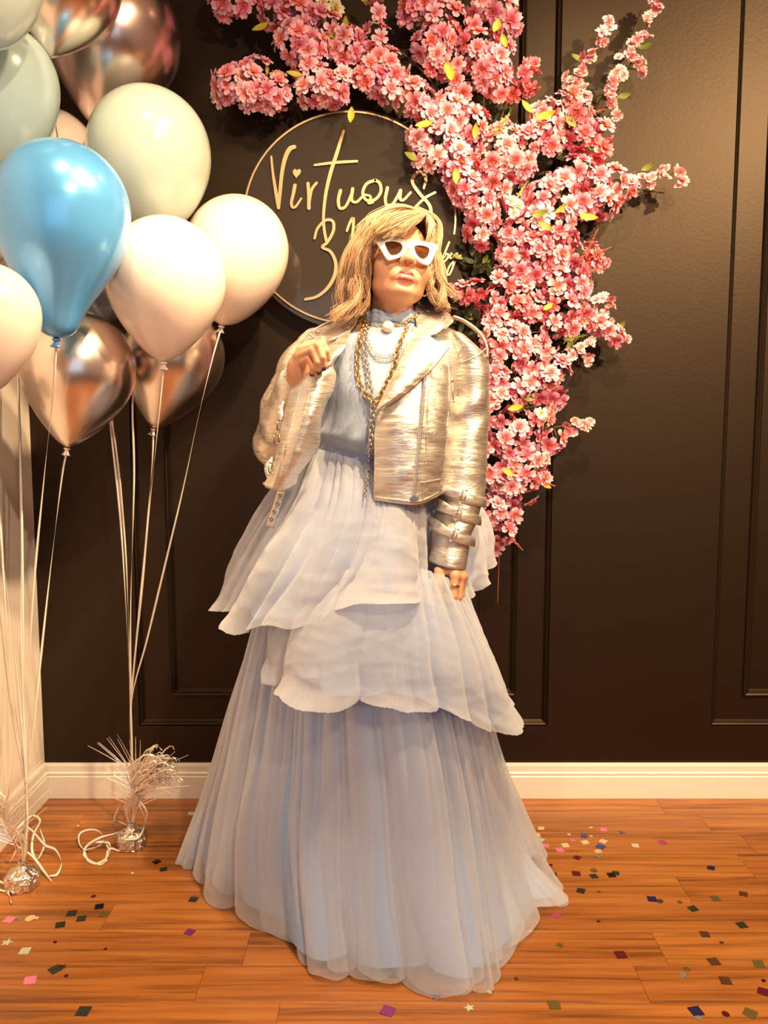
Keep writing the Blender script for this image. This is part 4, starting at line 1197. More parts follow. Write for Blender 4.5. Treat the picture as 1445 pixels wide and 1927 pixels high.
WQ = lambda a: (697 + 104 * math.cos(a), 877 + 27 * math.cos(a), 1.985 - .098 * math.sin(a))
T1 = [[(590, 851, 1.99), (540, 950, 1.97), (482, 1050, 1.95), (437, 1160, 1.945)],
      [(605, 857, 1.93), (560, 960, 1.88), (505, 1070, 1.84), (466, 1196, 1.82)],
      [(618, 862, 1.91), (582, 970, 1.86), (540, 1075, 1.81), (495, 1176, 1.79)],
      [(640, 868, 1.895), (615, 985, 1.83), (585, 1085, 1.78), (548, 1181, 1.76)],
      [(662, 875, 1.885), (645, 990, 1.81), (620, 1090, 1.76), (590, 1170, 1.74)],
      [(690, 884, 1.88), (690, 990, 1.80), (675, 1080, 1.75), (650, 1140, 1.735)],
      [(725, 897, 1.885), (735, 990, 1.80), (738, 1070, 1.76), (735, 1131, 1.745)],
      [(757, 903, 1.90), (768, 1000, 1.83), (776, 1075, 1.82), (780, 1132, 1.825)],
      [(785, 906, 1.93), (804, 1000, 1.91), (808, 1070, 1.935), (812, 1128, 1.95)],
      [(802, 906, 1.98), (850, 1010, 1.965), (878, 1070, 1.965), (893, 1118, 1.985)],
      [(800, 903, 2.03), (885, 940, 2.10), (914, 1000, 2.14), (902, 1062, 2.16)],
      [(740, 890, 2.08), (785, 960, 2.2), (805, 1060, 2.27), (812, 1150, 2.3)],
      [(690, 876, 2.085), (670, 950, 2.2), (650, 1060, 2.3), (640, 1160, 2.32)],
      [(640, 862, 2.07), (570, 940, 2.17), (510, 1060, 2.25), (490, 1150, 2.27)],
      [(602, 852, 2.03), (512, 935, 2.08), (444, 1055, 2.12), (404, 1148, 2.13)]]
T2 = [[(520, 1080, 1.93), (512, 1150, 1.91), (508, 1200, 1.90), (512, 1238, 1.89)],
      [(545, 1080, 1.88), (534, 1155, 1.85), (526, 1215, 1.835), (524, 1275, 1.83)],
      [(572, 1080, 1.85), (562, 1160, 1.80), (553, 1235, 1.78), (548, 1297, 1.77)],
      [(600, 1080, 1.82), (590, 1160, 1.77), (578, 1230, 1.75), (574, 1291, 1.74)],
      [(640, 1075, 1.80), (632, 1170, 1.74), (620, 1250, 1.71), (610, 1317, 1.70)],
      [(690, 1070, 1.79), (688, 1170, 1.72), (684, 1250, 1.69), (682, 1324, 1.68)],
      [(740, 1070, 1.80), (748, 1170, 1.73), (752, 1260, 1.70), (752, 1326, 1.69)],
      [(790, 1070, 1.82), (812, 1170, 1.77), (832, 1260, 1.74), (843, 1350, 1.73)],
      [(820, 1080, 1.85), (855, 1170, 1.82), (885, 1270, 1.80), (893, 1366, 1.80)],
      [(850, 1090, 1.90), (895, 1190, 1.89), (935, 1290, 1.89), (954, 1376, 1.90)],
      [(866, 1080, 1.97), (908, 1195, 2.0), (938, 1265, 2.02), (960, 1326, 2.03)],
      [(840, 1060, 2.08), (880, 1160, 2.17), (895, 1240, 2.22), (905, 1310, 2.25)],
      [(720, 1050, 2.12), (730, 1160, 2.26), (730, 1250, 2.3), (730, 1310, 2.32)],
      [(610, 1050, 2.1), (590, 1160, 2.2), (570, 1210, 2.25), (560, 1270, 2.27)],
      [(545, 1060, 2.02), (525, 1150, 2.05), (507, 1190, 2.06), (515, 1240, 2.05)]]
T3 = [[(492, 1130, 2.0), (435, 1320, 2.03), (388, 1480, 2.08), (337, 1638)],
      [(505, 1130, 1.95), (460, 1330, 1.95), (425, 1520, 1.98), (395, 1668)],
      [(530, 1140, 1.90), (500, 1340, 1.88), (470, 1540, 1.86), (460, 1708)],
      [(570, 1140, 1.86), (545, 1350, 1.81), (525, 1560, 1.78), (525, 1768)],
      [(610, 1150, 1.84), (595, 1360, 1.77), (580, 1580, 1.73), (578, 1832)],
      [(660, 1150, 1.83), (655, 1360, 1.74), (655, 1600, 1.70), (655, 1846)],
      [(710, 1150, 1.83), (720, 1360, 1.73), (730, 1600, 1.69), (740, 1850)],
      [(760, 1150, 1.84), (785, 1360, 1.75), (805, 1600, 1.69), (822, 1862)],
      [(800, 1150, 1.86), (840, 1370, 1.78), (875, 1600, 1.73), (902, 1872)],
      [(840, 1160, 1.90), (882, 1380, 1.85), (922, 1600, 1.83), (948, 1815)],
      [(865, 1170, 1.95), (905, 1400, 1.93), (945, 1600, 1.91), (985, 1745)],
      [(874, 1175, 1.98), (912, 1400, 1.98), (958, 1590, 1.97), (1004, 1714)],
      [(880, 1180, 2.0), (916, 1400, 2.02), (964, 1580, 2.03), (1066, 1699)],
      [(880, 1180, 2.03), (916, 1390, 2.07), (966, 1545, 2.12), (1000, 1640)],
      [(870, 1170, 2.06), (910, 1390, 2.14), (958, 1520, 2.19), (1000, 1603)],
      [(840, 1150, 2.12), (870, 1380, 2.25), (890, 1500, 2.3), (920, 1585)],
      [(720, 1130, 2.18), (720, 1360, 2.33), (720, 1480, 2.36), (720, 1570)],
      [(580, 1140, 2.13), (540, 1340, 2.25), (500, 1480, 2.3), (480, 1580)],
      [(508, 1135, 2.05), (445, 1320, 2.12), (400, 1480, 2.17), (352, 1612)]]
for c in T1: c[0] = (c[0][0], c[0][1] - 12, c[0][2])
tier('skirt_lining', T3, M_lining, 18, .040, 4, 420, 40, True, -.030, .035, .004)
tier('skirt_tier', T3, M_tulle, 17, .075, 9, 620, 60, True, -.006, .006, .006)
tier('skirt_tier', T3, M_tulle, 21, .058, 16, 620, 60, True, .004, .0, .006, crumple=.004)
tier('skirt_lining', T2, M_lining, 16, .018, 21, 360, 40, False, -.038, .05, .004)
tier('skirt_tier', T2, M_tulle2, 15, .046, 23, 520, 60, False, .0, .0, .008, crumple=.004)
tier('skirt_lining', T1, M_lining, 20, .016, 31, 360, 40, False, -.036, .05, .004)
tier('skirt_tier', T1, M_tulle2, 20, .050, 34, 560, 60, False, .0, .0, .006, crumple=.006)

# bodice: loft of tilted ellipses
ROWS = [(592, 737, 47, 1.985, .066, .02), (602, 737, 49, 1.985, .068, .02), (616, 736, 54, 1.985, .074, .02), (628, 736, 74, 1.985, .086, .02), (645, 736, 118, 1.985, .102, .02), (690, 737, 126, 1.972, .112, .03),
        (740, 733, 122, 1.962, .128, .05), (785, 720, 112, 1.965, .128, .10), (815, 708, 107, 1.968, .128, .16), (836, 700, 108, 1.972, .126, .22), (850, 698, 104, 1.978, .112, .26), (858, 698, 99, 1.984, .098, .27)]
nu_ = 240
th = np.linspace(0, 2 * math.pi, nu_, endpoint=False)
R_ = cat_rom(np.array(ROWS, float), 60)
S = np.zeros((nu_, 60, 3))
for j, (py, cx, hw, Yc, hd, sl) in enumerate(R_):
    c = P(cx, py, Yc); h = hw / FPX * Yc
    f = j / 59
    fold = .003 * (np.abs(np.sin(11 * th + 1.1 * math.sin(3 * f))) - .5) * np.clip((f - .25) * 2, 0, 1) + .004 * np.sin(5 * th + 6 * f) * np.clip((f - .2) * 2, 0, 1)
    fold += .010 * (np.abs(np.sin(8.3 * th + 2)) - .6) * np.exp(-((f - .82) / .09) ** 2)
    fold += .0022 * np.sin(38 * f * 2 + 2 * np.sin(th * 3)) * (f < .25)
    x = (h + fold) * np.cos(th); y = -(hd + fold) * np.sin(th)
    S[:, j] = np.stack([c[0] + x, c[1] + y, c[2] - sl * x], 1)
bod = obj('bodice', S.reshape(-1, 3), grid_faces(nu_, 60, True), M_chiffon, dress)
bodS = S
# collar ruffle
RR = [(589, 737, 49, 1.985, .068), (595, 737, 49, 1.985, .067), (604, 737, 51, 1.985, .070), (613, 737, 54, 1.985, .075)]
S = np.zeros((nu_, 4, 3))
for j, (py, cx, hw, Yc, hd) in enumerate(RR):
    c = P(cx, py, Yc); h = hw / FPX * Yc; rf = .0025 * np.sin(17 * th) * (1 - j / 5) ; notch = -.016 * np.exp(-((th - math.pi * .52) / .22) ** 2) * (j < 2)
    S[:, j] = np.stack([c[0] + (h + rf) * np.cos(th), c[1] - (hd + rf) * np.sin(th), np.full(nu_, c[2]) + notch + .002 * np.sin(9 * th)], 1)
V, F = shell(S, .0012, True)
obj('high_collar', V, F, M_chiffon, dress)
# waistband
S = np.zeros((nu_, 9, 3))
for j in range(9):
    f = j / 8
    for i, a in enumerate(th):
        x, py, Y = WQ(a)
        rr = 1.03 + .012 * math.sin(math.pi * f)
        q = P(697 + (x - 697) * rr, py - 34 + 40 * f + 2.0 * math.sin(5 * a) * f, 1.985 + (Y - 1.985) * rr)
        S[i, j] = q
V, F = shell(S, .002, True)
obj('waistband', V, F, M_band, dress)
# ================================================================ SILVER BIKER JACKET
M_silver = mat('crinkled_silver_leather', (0.80, 0.76, 0.71), 0.36, 0.82)
_t = N(M_silver, 'ShaderNodeTexCoord')
_m1 = N(M_silver, 'ShaderNodeMapping'); _m1.inputs['Scale'].default_value = (16, 16, 95); L(M_silver, _t.outputs['Object'], _m1.inputs[0])
_n1 = N(M_silver, 'ShaderNodeTexNoise'); _n1.inputs['Scale'].default_value = 1.0; _n1.inputs['Detail'].default_value = 5; _n1.inputs['Roughness'].default_value = .6; _n1.inputs['Distortion'].default_value = .8; L(M_silver, _m1.outputs[0], _n1.inputs[0])
_n2 = noise_node(M_silver, 18, 3, .5)
_ad = N(M_silver, 'ShaderNodeMath', operation='MULTIPLY_ADD'); L(M_silver, _n2.outputs[0], _ad.inputs[0]); _ad.inputs[1].default_value = 1.6; L(M_silver, _n1.outputs[0], _ad.inputs[2])
bump(M_silver, _ad.outputs[0], .26, .012)
_rr = ramp(M_silver, [(.3, (.24,) * 3), (.7, (.46,) * 3)]); L(M_silver, _n1.outputs[0], _rr.inputs[0]); L(M_silver, _rr.outputs[0], pbsdf(M_silver).inputs['Roughness'])
_rc = ramp(M_silver, [(.32, (.68, .63, .57)), (.62, (.84, .78, .70))]); L(M_silver, _n1.outputs[0], _rc.inputs[0]); L(M_silver, _rc.outputs[0], pbsdf(M_silver).inputs['Base Color'])
M_inner = mat('jacket_lining', (0.52, 0.47, 0.42), 0.5, 0.3)
M_hard = mat('dark_nickel_hardware', (0.42, 0.36, 0.28), 0.25, 1.0)
M_bright = mat('bright_nickel', (0.82, 0.70, 0.54), 0.25, 1.0)
jacket = empty('jacket', (0, 0, 0)); jacket.parent = woman; jacket.location = root_p * -1
jacket['label'] = 'cropped silver metallic biker jacket'

def panel(name, ctrl, nu=60, nv=70, th=.003, wr=.0, seed=0, parent=None, m=None, dense=True):
    C = [[P(*q) for q in c] for c in ctrl]
    C = [by_length(cat_rom(c, 40), 24) for c in C] if dense else C
    S = net(C, nu, nv)
    if wr:
        rs = np.random.RandomState(seed); Nn = grid_normals(S)
        x, z = S[..., 0], S[..., 2]; d = np.zeros(x.shape)
        for k in range(10):
            a = rs.uniform(-.5, .5); f = rs.uniform(25, 90)
            d += (np.sin((z * math.cos(a) + x * math.sin(a)) * f * 2 + rs.uniform(0, 6) + 2.2 * np.sin(x * f * .6 + rs.uniform(0, 6)))) * rs.uniform(.3, 1) / (f / 40)
        S = S + Nn * (d * wr / 5)[..., None]
    N0 = grid_normals(S)
    if N0[..., 1].mean() > 0: th = -th
    V, F = shell(S, th)
    return obj(name, V, F, m or M_silver, parent or jacket), S
# her left front (viewer's right) running round the side to the back
FRONT_L = [[(790, 603, 1.945), (748, 690, 1.868), (708, 775, 1.836), (704, 860, 1.826), (703, 941, 1.826)],
           [(815, 605, 1.950), (778, 690, 1.862), (750, 775, 1.822), (747, 860, 1.814), (746, 947, 1.815)],
           [(845, 616, 1.970), (814, 690, 1.872), (798, 775, 1.832), (793, 860, 1.822), (790, 949, 1.824)],
           [(874, 632, 1.99), (850, 700, 1.905), (842, 780, 1.872), (838, 860, 1.868), (832, 930, 1.878)],
           [(886, 642, 2.02), (868, 710, 1.99), (860, 780, 1.98), (855, 860, 1.98), (850, 922, 1.985)],
           [(868, 634, 2.06), (850, 710, 2.09), (842, 790, 2.1), (832, 860, 2.1), (830, 918, 2.1)],
           [(745, 598, 2.05), (745, 700, 2.12), (735, 790, 2.13), (725, 860, 2.13), (720, 912, 2.13)],
           [(618, 632, 2.05), (612, 710, 2.09), (598, 790, 2.1), (590, 860, 2.1), (590, 902, 2.11)],
           [(592, 645, 2.02), (578, 710, 2.0), (570, 790, 2.0), (566, 860, 2.0), (566, 896, 2.01)]]
_, SF = panel('jacket_shell', FRONT_L, 150, 80, .003, .0030, 2)
# her right front (viewer's left), pulled outwards by the hand
FRONT_R = [[(592, 646, 1.985), (570, 690, 1.85), (549, 728, 1.823), (531, 790, 1.812), (521, 840, 1.808), (510, 885, 1.806), (494, 911, 1.815)],
           [(606, 640, 1.965), (585, 688, 1.82), (566, 728, 1.797), (549, 795, 1.785), (536, 845, 1.785), (523, 890, 1.79), (512, 920, 1.80)],
           [(624, 632, 1.945), (606, 688, 1.805), (592, 728, 1.783), (575, 795, 1.772), (560, 850, 1.778), (543, 893, 1.79), (530, 923, 1.803)],
           [(642, 622, 1.935), (622, 684, 1.815), (616, 722, 1.795), (594, 795, 1.785), (580, 845, 1.792), (557, 893, 1.81), (546, 919, 1.82)],
           [(658, 612, 1.93), (628, 682, 1.828), (633, 716, 1.822), (605, 788, 1.815), (602, 836, 1.82), (566, 890, 1.835), (557, 912, 1.84)]]
_, SR = panel('front_panel', FRONT_R, 60, 90, .003, .0032, 7)
# hem facing of that panel, lining side showing
panel('hem_facing', [[(494, 909, 1.820), (500, 918, 1.83)], [(515, 902, 1.812), (520, 924, 1.822)], [(540, 905, 1.818), (541, 924, 1.825)], [(557, 905, 1.846), (556, 913, 1.85)]], 24, 8, .002, 0, 0, None, M_inner, False)
# lapels and collar
panel('lapel', [[(778, 612, 1.915), (750, 680, 1.846), (724, 735, 1.822), (706, 772, 1.814)],
                [(800, 625, 1.892), (772, 684, 1.834), (738, 736, 1.813), (706, 773, 1.811)],
                [(824, 642, 1.872), (796, 688, 1.835), (752, 738, 1.812), (706, 774, 1.810)],
                [(846, 654, 1.868), (818, 690, 1.848), (768, 737, 1.820), (707, 775, 1.812)]], 30, 40, .0035, .003, 4)
panel('collar', [[(784, 556, 2.015), (781, 590, 1.955), (786, 620, 1.905), (797, 634, 1.885)],
                 [(812, 568, 2.02), (812, 592, 1.950), (812, 618, 1.905), (806, 632, 1.885)],
                 [(836, 582, 2.02), (846, 598, 1.955), (838, 614, 1.915), (818, 628, 1.89)],
                 [(846, 590, 2.01), (854, 603, 1.950), (842, 613, 1.918), (820, 627, 1.89)]], 24, 30, .0035, .002, 5)
panel('collar', [[(664, 586, 1.985), (640, 601, 1.965), (612, 613, 1.95), (577, 626, 1.935)],
                 [(667, 598, 1.955), (646, 612, 1.94), (620, 623, 1.925), (588, 633, 1.915)],
                 [(666, 612, 1.93), (650, 626, 1.905), (626, 637, 1.89), (600, 641, 1.895)]], 24, 30, .0035, .002, 6)
panel('lapel', [[(640, 630, 1.905), (622, 655, 1.828), (611, 690, 1.796)],
                [(650, 625, 1.905), (637, 655, 1.822), (615, 690, 1.793)],
                [(659, 618, 1.91), (650, 652, 1.832), (620, 690, 1.798)]], 20, 30, .0035, .002, 8)

# sleeves
def sleeve_tube(rows, nu=64, nv=110, seed=0, wr=.006):
    R = np.array([[*P(cx, cy, Y), hw / FPX * Y, hd, sl] for cx, cy, Y, hw, hd, sl in rows])
    Q = cat_rom(R, nv); S = np.zeros((nu, nv, 3)); a = np.linspace(0, 2 * math.pi, nu, endpoint=False); rs = np.random.RandomState(seed)
    ks = [(rs.randint(1, 4), rs.uniform(30, 75), rs.uniform(0, 6.28), rs.uniform(.4, 1)) for _ in range(8)]
    for j in range(nv):
        w = sum(am * np.sin(k * a + f * Q[j, 2] + p + 1.3 * math.sin(f * .5 * Q[j, 2])) for k, f, p, am in ks) * wr / 4
        x = (Q[j, 3] + w) * np.cos(a); y = -(Q[j, 4] + w) * np.sin(a)
        S[:, j] = np.stack([Q[j, 0] + x, Q[j, 1] + y, Q[j, 2] - Q[j, 5] * x], 1)
    return S, Q
LS_ROWS = [(868, 632, 2.005, 14, .036, .60), (874, 643, 2.005, 30, .062, .60), (880, 658, 2.0, 37, .072, .45), (884, 695, 2.0, 35, .072, .1), (882, 760, 2.0, 38, .070, 0), (877, 820, 1.995, 41, .070, 0), (873, 870, 1.985, 43, .070, 0),
           (868, 910, 1.975, 45, .068, .1), (861, 955, 1.955, 40, .060, .2), (850, 1005, 1.935, 37, .054, .22), (842, 1062, 1.92, 36, .052, .2)]
S, LQ = sleeve_tube(LS_ROWS, 72, 130, 3, .006)
V, F = shell(S, -.003 if np.dot(grid_normals(S, True)[0, 60], [1, 0, 0]) < 0 else .003, True)
sleeve_l = obj('sleeve', V, F, M_silver, jacket)
# her right sleeve: bent arm grown as one smooth surface, open at the cuff
A = SDF([axis(-.40, -.10, .005, .005, []), axis(1.74, 2.12, .005, .005, []), axis(.98, 1.46, .005, .005, [])])
q = [P(x, y, d) for x, y, d in ((598, 656, 2.01), (575, 700, 2.02), (545, 772, 2.02), (527, 838, 2.0))]
A.chain(q, [.052, .062, .064, .054], .04)
q2 = [P(527, 838, 2.0), P(538, 795, 1.93), P(556, 728, 1.865)]
A.chain(q2, [.052, .056, .048], .03)
A.ell(P(503, 836, 1.985), (.026, .04, .034), k=.035)
A.ell(P(566, 700, 1.842), (.04, .045, .018), k=.006, sub=True)
rs = np.random.RandomState(4)
Va, Fa = A.mesh(); Va = smooth_mesh(Va, Fa, 2)
nn = np.zeros_like(Va); fn = np.cross(Va[Fa[:, 1]] - Va[Fa[:, 0]], Va[Fa[:, 2]] - Va[Fa[:, 0]])
for k in range(4): np.add.at(nn, Fa[:, k], fn)
nn /= np.linalg.norm(nn, axis=1)[:, None] + 1e-12
dd = sum(np.sin(Va @ rs.normal(0, 55, 3) + 1.5 * np.sin(Va @ rs.normal(0, 30, 3))) for _ in range(6)) / 6
Va = Va + nn * (dd * .0032)[:, None]
link('sleeve', fast_mesh('sleeve', Va, Fa, [M_silver]), jacket)

# snapping small things onto the jacket and dress surfaces
from mathutils.bvhtree import BVHTree
def bvh_of(*grids):
    V = []; F = []
    for S_, closed in grids:
        n0 = len(V); V += [tuple(v) for v in S_.reshape(-1, 3)]
        F += [tuple(n0 + i for i in f) for f in grid_faces(S_.shape[0], S_.shape[1], closed)]
    return BVHTree.FromPolygons(V, F)
BV_J = bvh_of((SF, False), (SR, False)); BV_D = bvh_of((bodS, True))
BV_S = bvh_of((S, True))
def snap(px, py, bv, off=.003, fallback=1.84):
    o = np.array([0, 0, CAM_H]); d = nrm(P(px, py, 2.0) - o)
    h = bv.ray_cast(Vector(o), Vector(d))
    if h[0] is None: return P(px, py, fallback)
    return np.array(h[0]) - d * off
def disc(name, px, py, bv, r, m, parent, off=.004, h=.003):
    c = snap(px, py, bv, off); ax = nrm(np.array([0, 0, CAM_H + .2]) - c); x = nrm(np.cross([0, 0, 1], ax)); y = np.cross(ax, x)
    b = MB(); rings = []
    for rr, zz in ((1, -h), (1, 0), (.8, h * .5), (.45, h * .5), (.3, h * .2), (.01, h * .2)):
        rings += [c + (x * math.cos(a) + y * math.sin(a)) * r * rr + ax * zz for a in np.linspace(0, 2 * math.pi, 16, endpoint=False)]
    b.add(rings, [(k * 16 + i, k * 16 + (i + 1) % 16, (k + 1) * 16 + (i + 1) % 16, (k + 1) * 16 + i) for k in range(5) for i in range(16)])
    return b.obj(name, m, parent)
BV_L = None
disc('snap_button', 822, 653, BV_J, .006, M_hard, jacket, .040)
disc('snap_button', 597, 627, BV_J, .0055, M_hard, jacket, .045)
disc('snap_button', 834, 599, BV_J, .0035, M_bright, jacket, .035)
disc('snap_button', 800, 627, BV_J, .006, M_bright, jacket, .012)
# front zip: tape seam, teeth and pull
zp = [snap(x, y, BV_J, .003) for x, y in ((800, 694), (797, 730), (793, 780), (789, 830), (784, 880), (780, 915), (779, 938))]
zpath = by_length(cat_rom(zp, 60), 60)
obj('zip_tape', *tube(zpath, .0055, 6, flat=.35, up=(0, 1, 0)), M_silver, jacket)
zb = MB()
for k, p in enumerate(by_length(cat_rom(zp, 90), 110)):
    zb.add(*box(p[0] - .0022, p[0] + .0022, p[1] - .0042, p[1] - .0012, p[2] - .0007, p[2] + .0007))
o = zb.obj('zip_teeth', M_bright, jacket, smooth=False); o['kind'] = 'stuff'
pz = zpath[-1]
pb = MB(); pb.add(*box(pz[0] - .008, pz[0] + .010, pz[1] - .008, pz[1] - .001, pz[2] - .005, pz[2] + .004)); pb.add(*box(pz[0] - .003, pz[0] + .003, pz[1] - .010, pz[1] - .006, pz[2] - .002, pz[2] + .008))
pb.obj('zip_slider', M_hard, jacket, smooth=False)
# seam pipings on the front
for pts in (((842, 676), (846, 720), (842, 800), (836, 880), (830, 925)), ((812, 692), (806, 760), (802, 850), (795, 945)), ((792, 908), (810, 906), (828, 902)), ((704, 935), (745, 940), (790, 943), (826, 926))):
    q = [snap(x, y, BV_J, .002) for x, y in pts]
    obj('seam', *tube(by_length(cat_rom(q, 40), 40), .0016, 5), M_silver, jacket)
for pts in (((566, 728), (549, 795), (536, 845), (523, 890), (514, 916)), ((585, 728), (568, 795), (552, 850), (536, 893))):
    q = [snap(x, y, BV_J, .002) for x, y in pts]
    obj('seam', *tube(by_length(cat_rom(q, 40), 40), .0018, 5), M_silver, jacket)
# armhole seam with little zip pull
q = [snap(x, y, BV_S, .002, 1.95) for x, y in ((872, 650), (860, 670), (852, 690), (850, 712))]
obj('seam', *tube(by_length(cat_rom(q, 30), 24), .0018, 5), M_silver, jacket)
q = [snap(x, y, BV_S, .002, 1.95) for x, y in ((852, 690), (875, 680), (900, 668), (915, 655))]
obj('seam', *tube(by_length(cat_rom(q, 30), 24), .0018, 5), M_silver, jacket)
q = [P(851, 716, 1.902), P(852, 735, 1.897), P(853, 755, 1.893)]
pb = MB(); pb.add(*tube(q, .0016, 6)); pb.add(*sphere(q[-1], .0032, 10, 8)); pb.add(*sphere(q[0], .0034, 10, 8, (1, 1, 1.5)))
pb.obj('zip_pull', M_bright, jacket)
# epaulettes
obj('epaulette', *tube(by_length(cat_rom([P(*q) for q in ((852, 596, 1.985), (872, 604, 1.985), (895, 620, 1.985), (909, 636, 1.98), (917, 656, 1.975), (917, 676, 1.97))], 40), 40), .020, 10, flat=.18, up=(.5, 0, 1)), M_silver, jacket)
obj('epaulette', *tube(by_length(cat_rom([P(*q) for q in ((648, 596, 2.01), (615, 610, 2.0), (585, 626, 1.99), (566, 645, 1.985), (556, 664, 1.98))], 40), 40), .020, 10, flat=.18, up=(-.5, 0, 1)), M_silver, jacket)
# buckled straps round her left cuff
def band(name, py, tilt, hgt, m, grow=.004, parent=None, phase=0):
    zt = P(860, py, 1.95)[2]; j = int(np.argmin(np.abs(LQ[:, 2] - zt))); c = LQ[j]
    a = np.linspace(0, 2 * math.pi, 60, endpoint=False); S_ = np.zeros((60, 5, 3))
    for k in range(5):
        f = k / 4
        g = grow + .0015 * math.sin(math.pi * f)
        x = (c[3] + g) * np.cos(a); y = -(c[4] + g) * np.sin(a)
        S_[:, k] = np.stack([c[0] + x, c[1] + y, c[2] - tilt * x - (f - .5) * hgt + .003 * np.sin(3 * a + phase)], 1)
    V, F = shell(S_, .0028, True)
    return obj(name, V, F, m, parent or jacket), c
for py, tilt, x0, x1, xb in ((931, .36, 822, 868, 869), (962, .42, 818, 860, 861), (998, .48, 810, 852, 853)):
    o, c = band('cuff_strap', py, tilt, .024, M_silver, .008)
    # keeper loop and square buckle where the strap end tucks in
    Yb = c[1] - c[4]
    ang = math.acos(np.clip((P(xb, py, Yb + .01)[0] - c[0]) / c[3], -1, 1))
    ctr = np.array([c[0] + (c[3] + .013) * math.cos(ang), c[1] - (c[4] + .013) * math.sin(ang), c[2] - tilt * c[3] * math.cos(ang)])
    tx = nrm([math.sin(ang) * c[3], math.cos(ang) * c[4], -tilt * c[3] * math.sin(ang)]); tz = nrm(np.array([0, 0, 1]) - tx * tx[2])
    bk = MB(); hw_, hh_ = .0065, .0155
    ring = [ctr + tx * sx * hw_ + tz * sz * hh_ for sx, sz in ((-1, -1), (1, -1), (1, 1), (-1, 1), (-1, -1))]
    for p_, q_ in zip(ring, ring[1:]): bk.add(*tube([p_, q_], .0019, 6))
    bk.obj('buckle', M_bright, jacket)
    # loose strap end lying over the band on the inner side
    pts = []
    for t in np.linspace(0, 1, 8):
        an = ang + (math.pi * .80 - ang) * t
        pts.append([c[0] + (c[3] + .014) * math.cos(an), c[1] - (c[4] + .014) * math.sin(an), c[2] - tilt * c[3] * math.cos(an) + .001])
    obj('strap_end', *tube(np.array(pts), .0115, 8, flat=.16, up=(0, -1, 0)), M_silver, jacket)
# strap loops and buckles hanging from her right cuff, and the belt end behind the tulle
for pts in (((553, 700, 1.85), (543, 712, 1.84), (546, 728, 1.835), (552, 735, 1.83)), ((545, 732, 1.84), (530, 758, 1.835), (528, 780, 1.83), (536, 800, 1.825)), ((516, 862, 1.83), (504, 878, 1.82), (507, 895, 1.815), (514, 905, 1.815))):
    obj('strap_loop', *tube(by_length(cat_rom([P(*q) for q in pts], 24), 24), .008, 8, flat=.22, up=(0, -1, 0)), M_silver, jacket)
for (x, y, Y) in ((527, 800, 1.818), (511, 880, 1.806), (521, 826, 1.808)):
    bk = MB(); c = P(x, y, Y)
    ring = [c + np.array([sx * .006, -.004, sz * .011]) for sx, sz in ((-1, -1), (1, -1), (1, 1), (-1, 1), (-1, -1))]
    for p_, q_ in zip(ring, ring[1:]): bk.add(*tube([p_, q_], .0018, 6))
    bk.obj('buckle', M_hard, jacket)
obj('belt_end', *tube(by_length(cat_rom([P(*q) for q in ((533, 905, 1.90), (526, 935, 1.90), (516, 965, 1.90), (507, 992, 1.90))], 24), 24), .010, 8, flat=.2, up=(0, -1, 0)), M_silver, jacket)
eb = MB()
for (x, y) in ((527, 932), (522, 948), (516, 963), (511, 977)):
    V, F = torus(.0042, .0014, 14, 6); eb.add(xf(V, basis([1, 0, 0], [0, 0, 1], [0, -1, 0], P(x, y, 1.8965))), F)
o = eb.obj('eyelets', M_hard, jacket); o['kind'] = 'stuff'
# ================================================================ HAIR, SUNGLASSES, JEWELLERY
M_hair = mat('golden_blonde_hair', (0.5, 0.3, 0.12), 0.42)
_g = N(M_hair, 'ShaderNodeNewGeometry')
_r = ramp(M_hair, [(0.0, (.22, .11, .05)), (.25, (.42, .24, .125)), (.6, (.60, .38, .22)), (1.0, (.80, .58, .38))]); L(M_hair, _g.outputs['Random Per Island'], _r.inputs[0]); L(M_hair, _r.outputs[0], pbsdf(M_hair).inputs['Base Color'])
pbsdf(M_hair).inputs['Specular IOR Level'].default_value = .5
GUIDES = [
  [(757, 397, 1.925), (716, 420, 1.872), (699, 468, 1.872), (691, 520, 1.885), (684, 560, 1.89), (670, 600, 1.89)],
  [(752, 394, 1.945), (702, 416, 1.895), (684, 462, 1.888), (674, 520, 1.889), (663, 570, 1.885), (650, 609, 1.88)],
  [(748, 393, 1.975), (693, 414, 1.94), (670, 465, 1.928), (659, 525, 1.925), (649, 575, 1.915), (633, 596, 1.905)],
  [(745, 394, 2.01), (690, 418, 1.99), (668, 470, 1.98), (656, 530, 1.975), (648, 580, 1.96), (638, 606, 1.95)],
  [(748, 396, 2.04), (700, 420, 2.05), (680, 480, 2.05), (672, 540, 2.04), (668, 590, 2.02), (660, 622, 2.0)],
  [(757, 398, 2.06), (730, 430, 2.09), (720, 500, 2.10), (720, 560, 2.09), (720, 600, 2.07), (716, 622, 2.06)],
  [(767, 398, 2.06), (775, 430, 2.09), (780, 500, 2.10), (785, 560, 2.085), (790, 595, 2.06), (796, 612, 2.05)],
  [(776, 396, 2.04), (805, 430, 2.05), (815, 490, 2.04), (824, 550, 2.02), (830, 576, 1.99), (834, 588, 1.98)],
  [(780, 394, 2.0), (812, 425, 1.99), (818, 480, 1.975), (822, 540, 1.955), (832, 574, 1.945), (842, 583, 1.94)],
  [(784, 395, 1.975), (811, 420, 1.955), (815, 470, 1.945), (817, 530, 1.938), (828, 568, 1.935), (836, 580, 1.93)]]
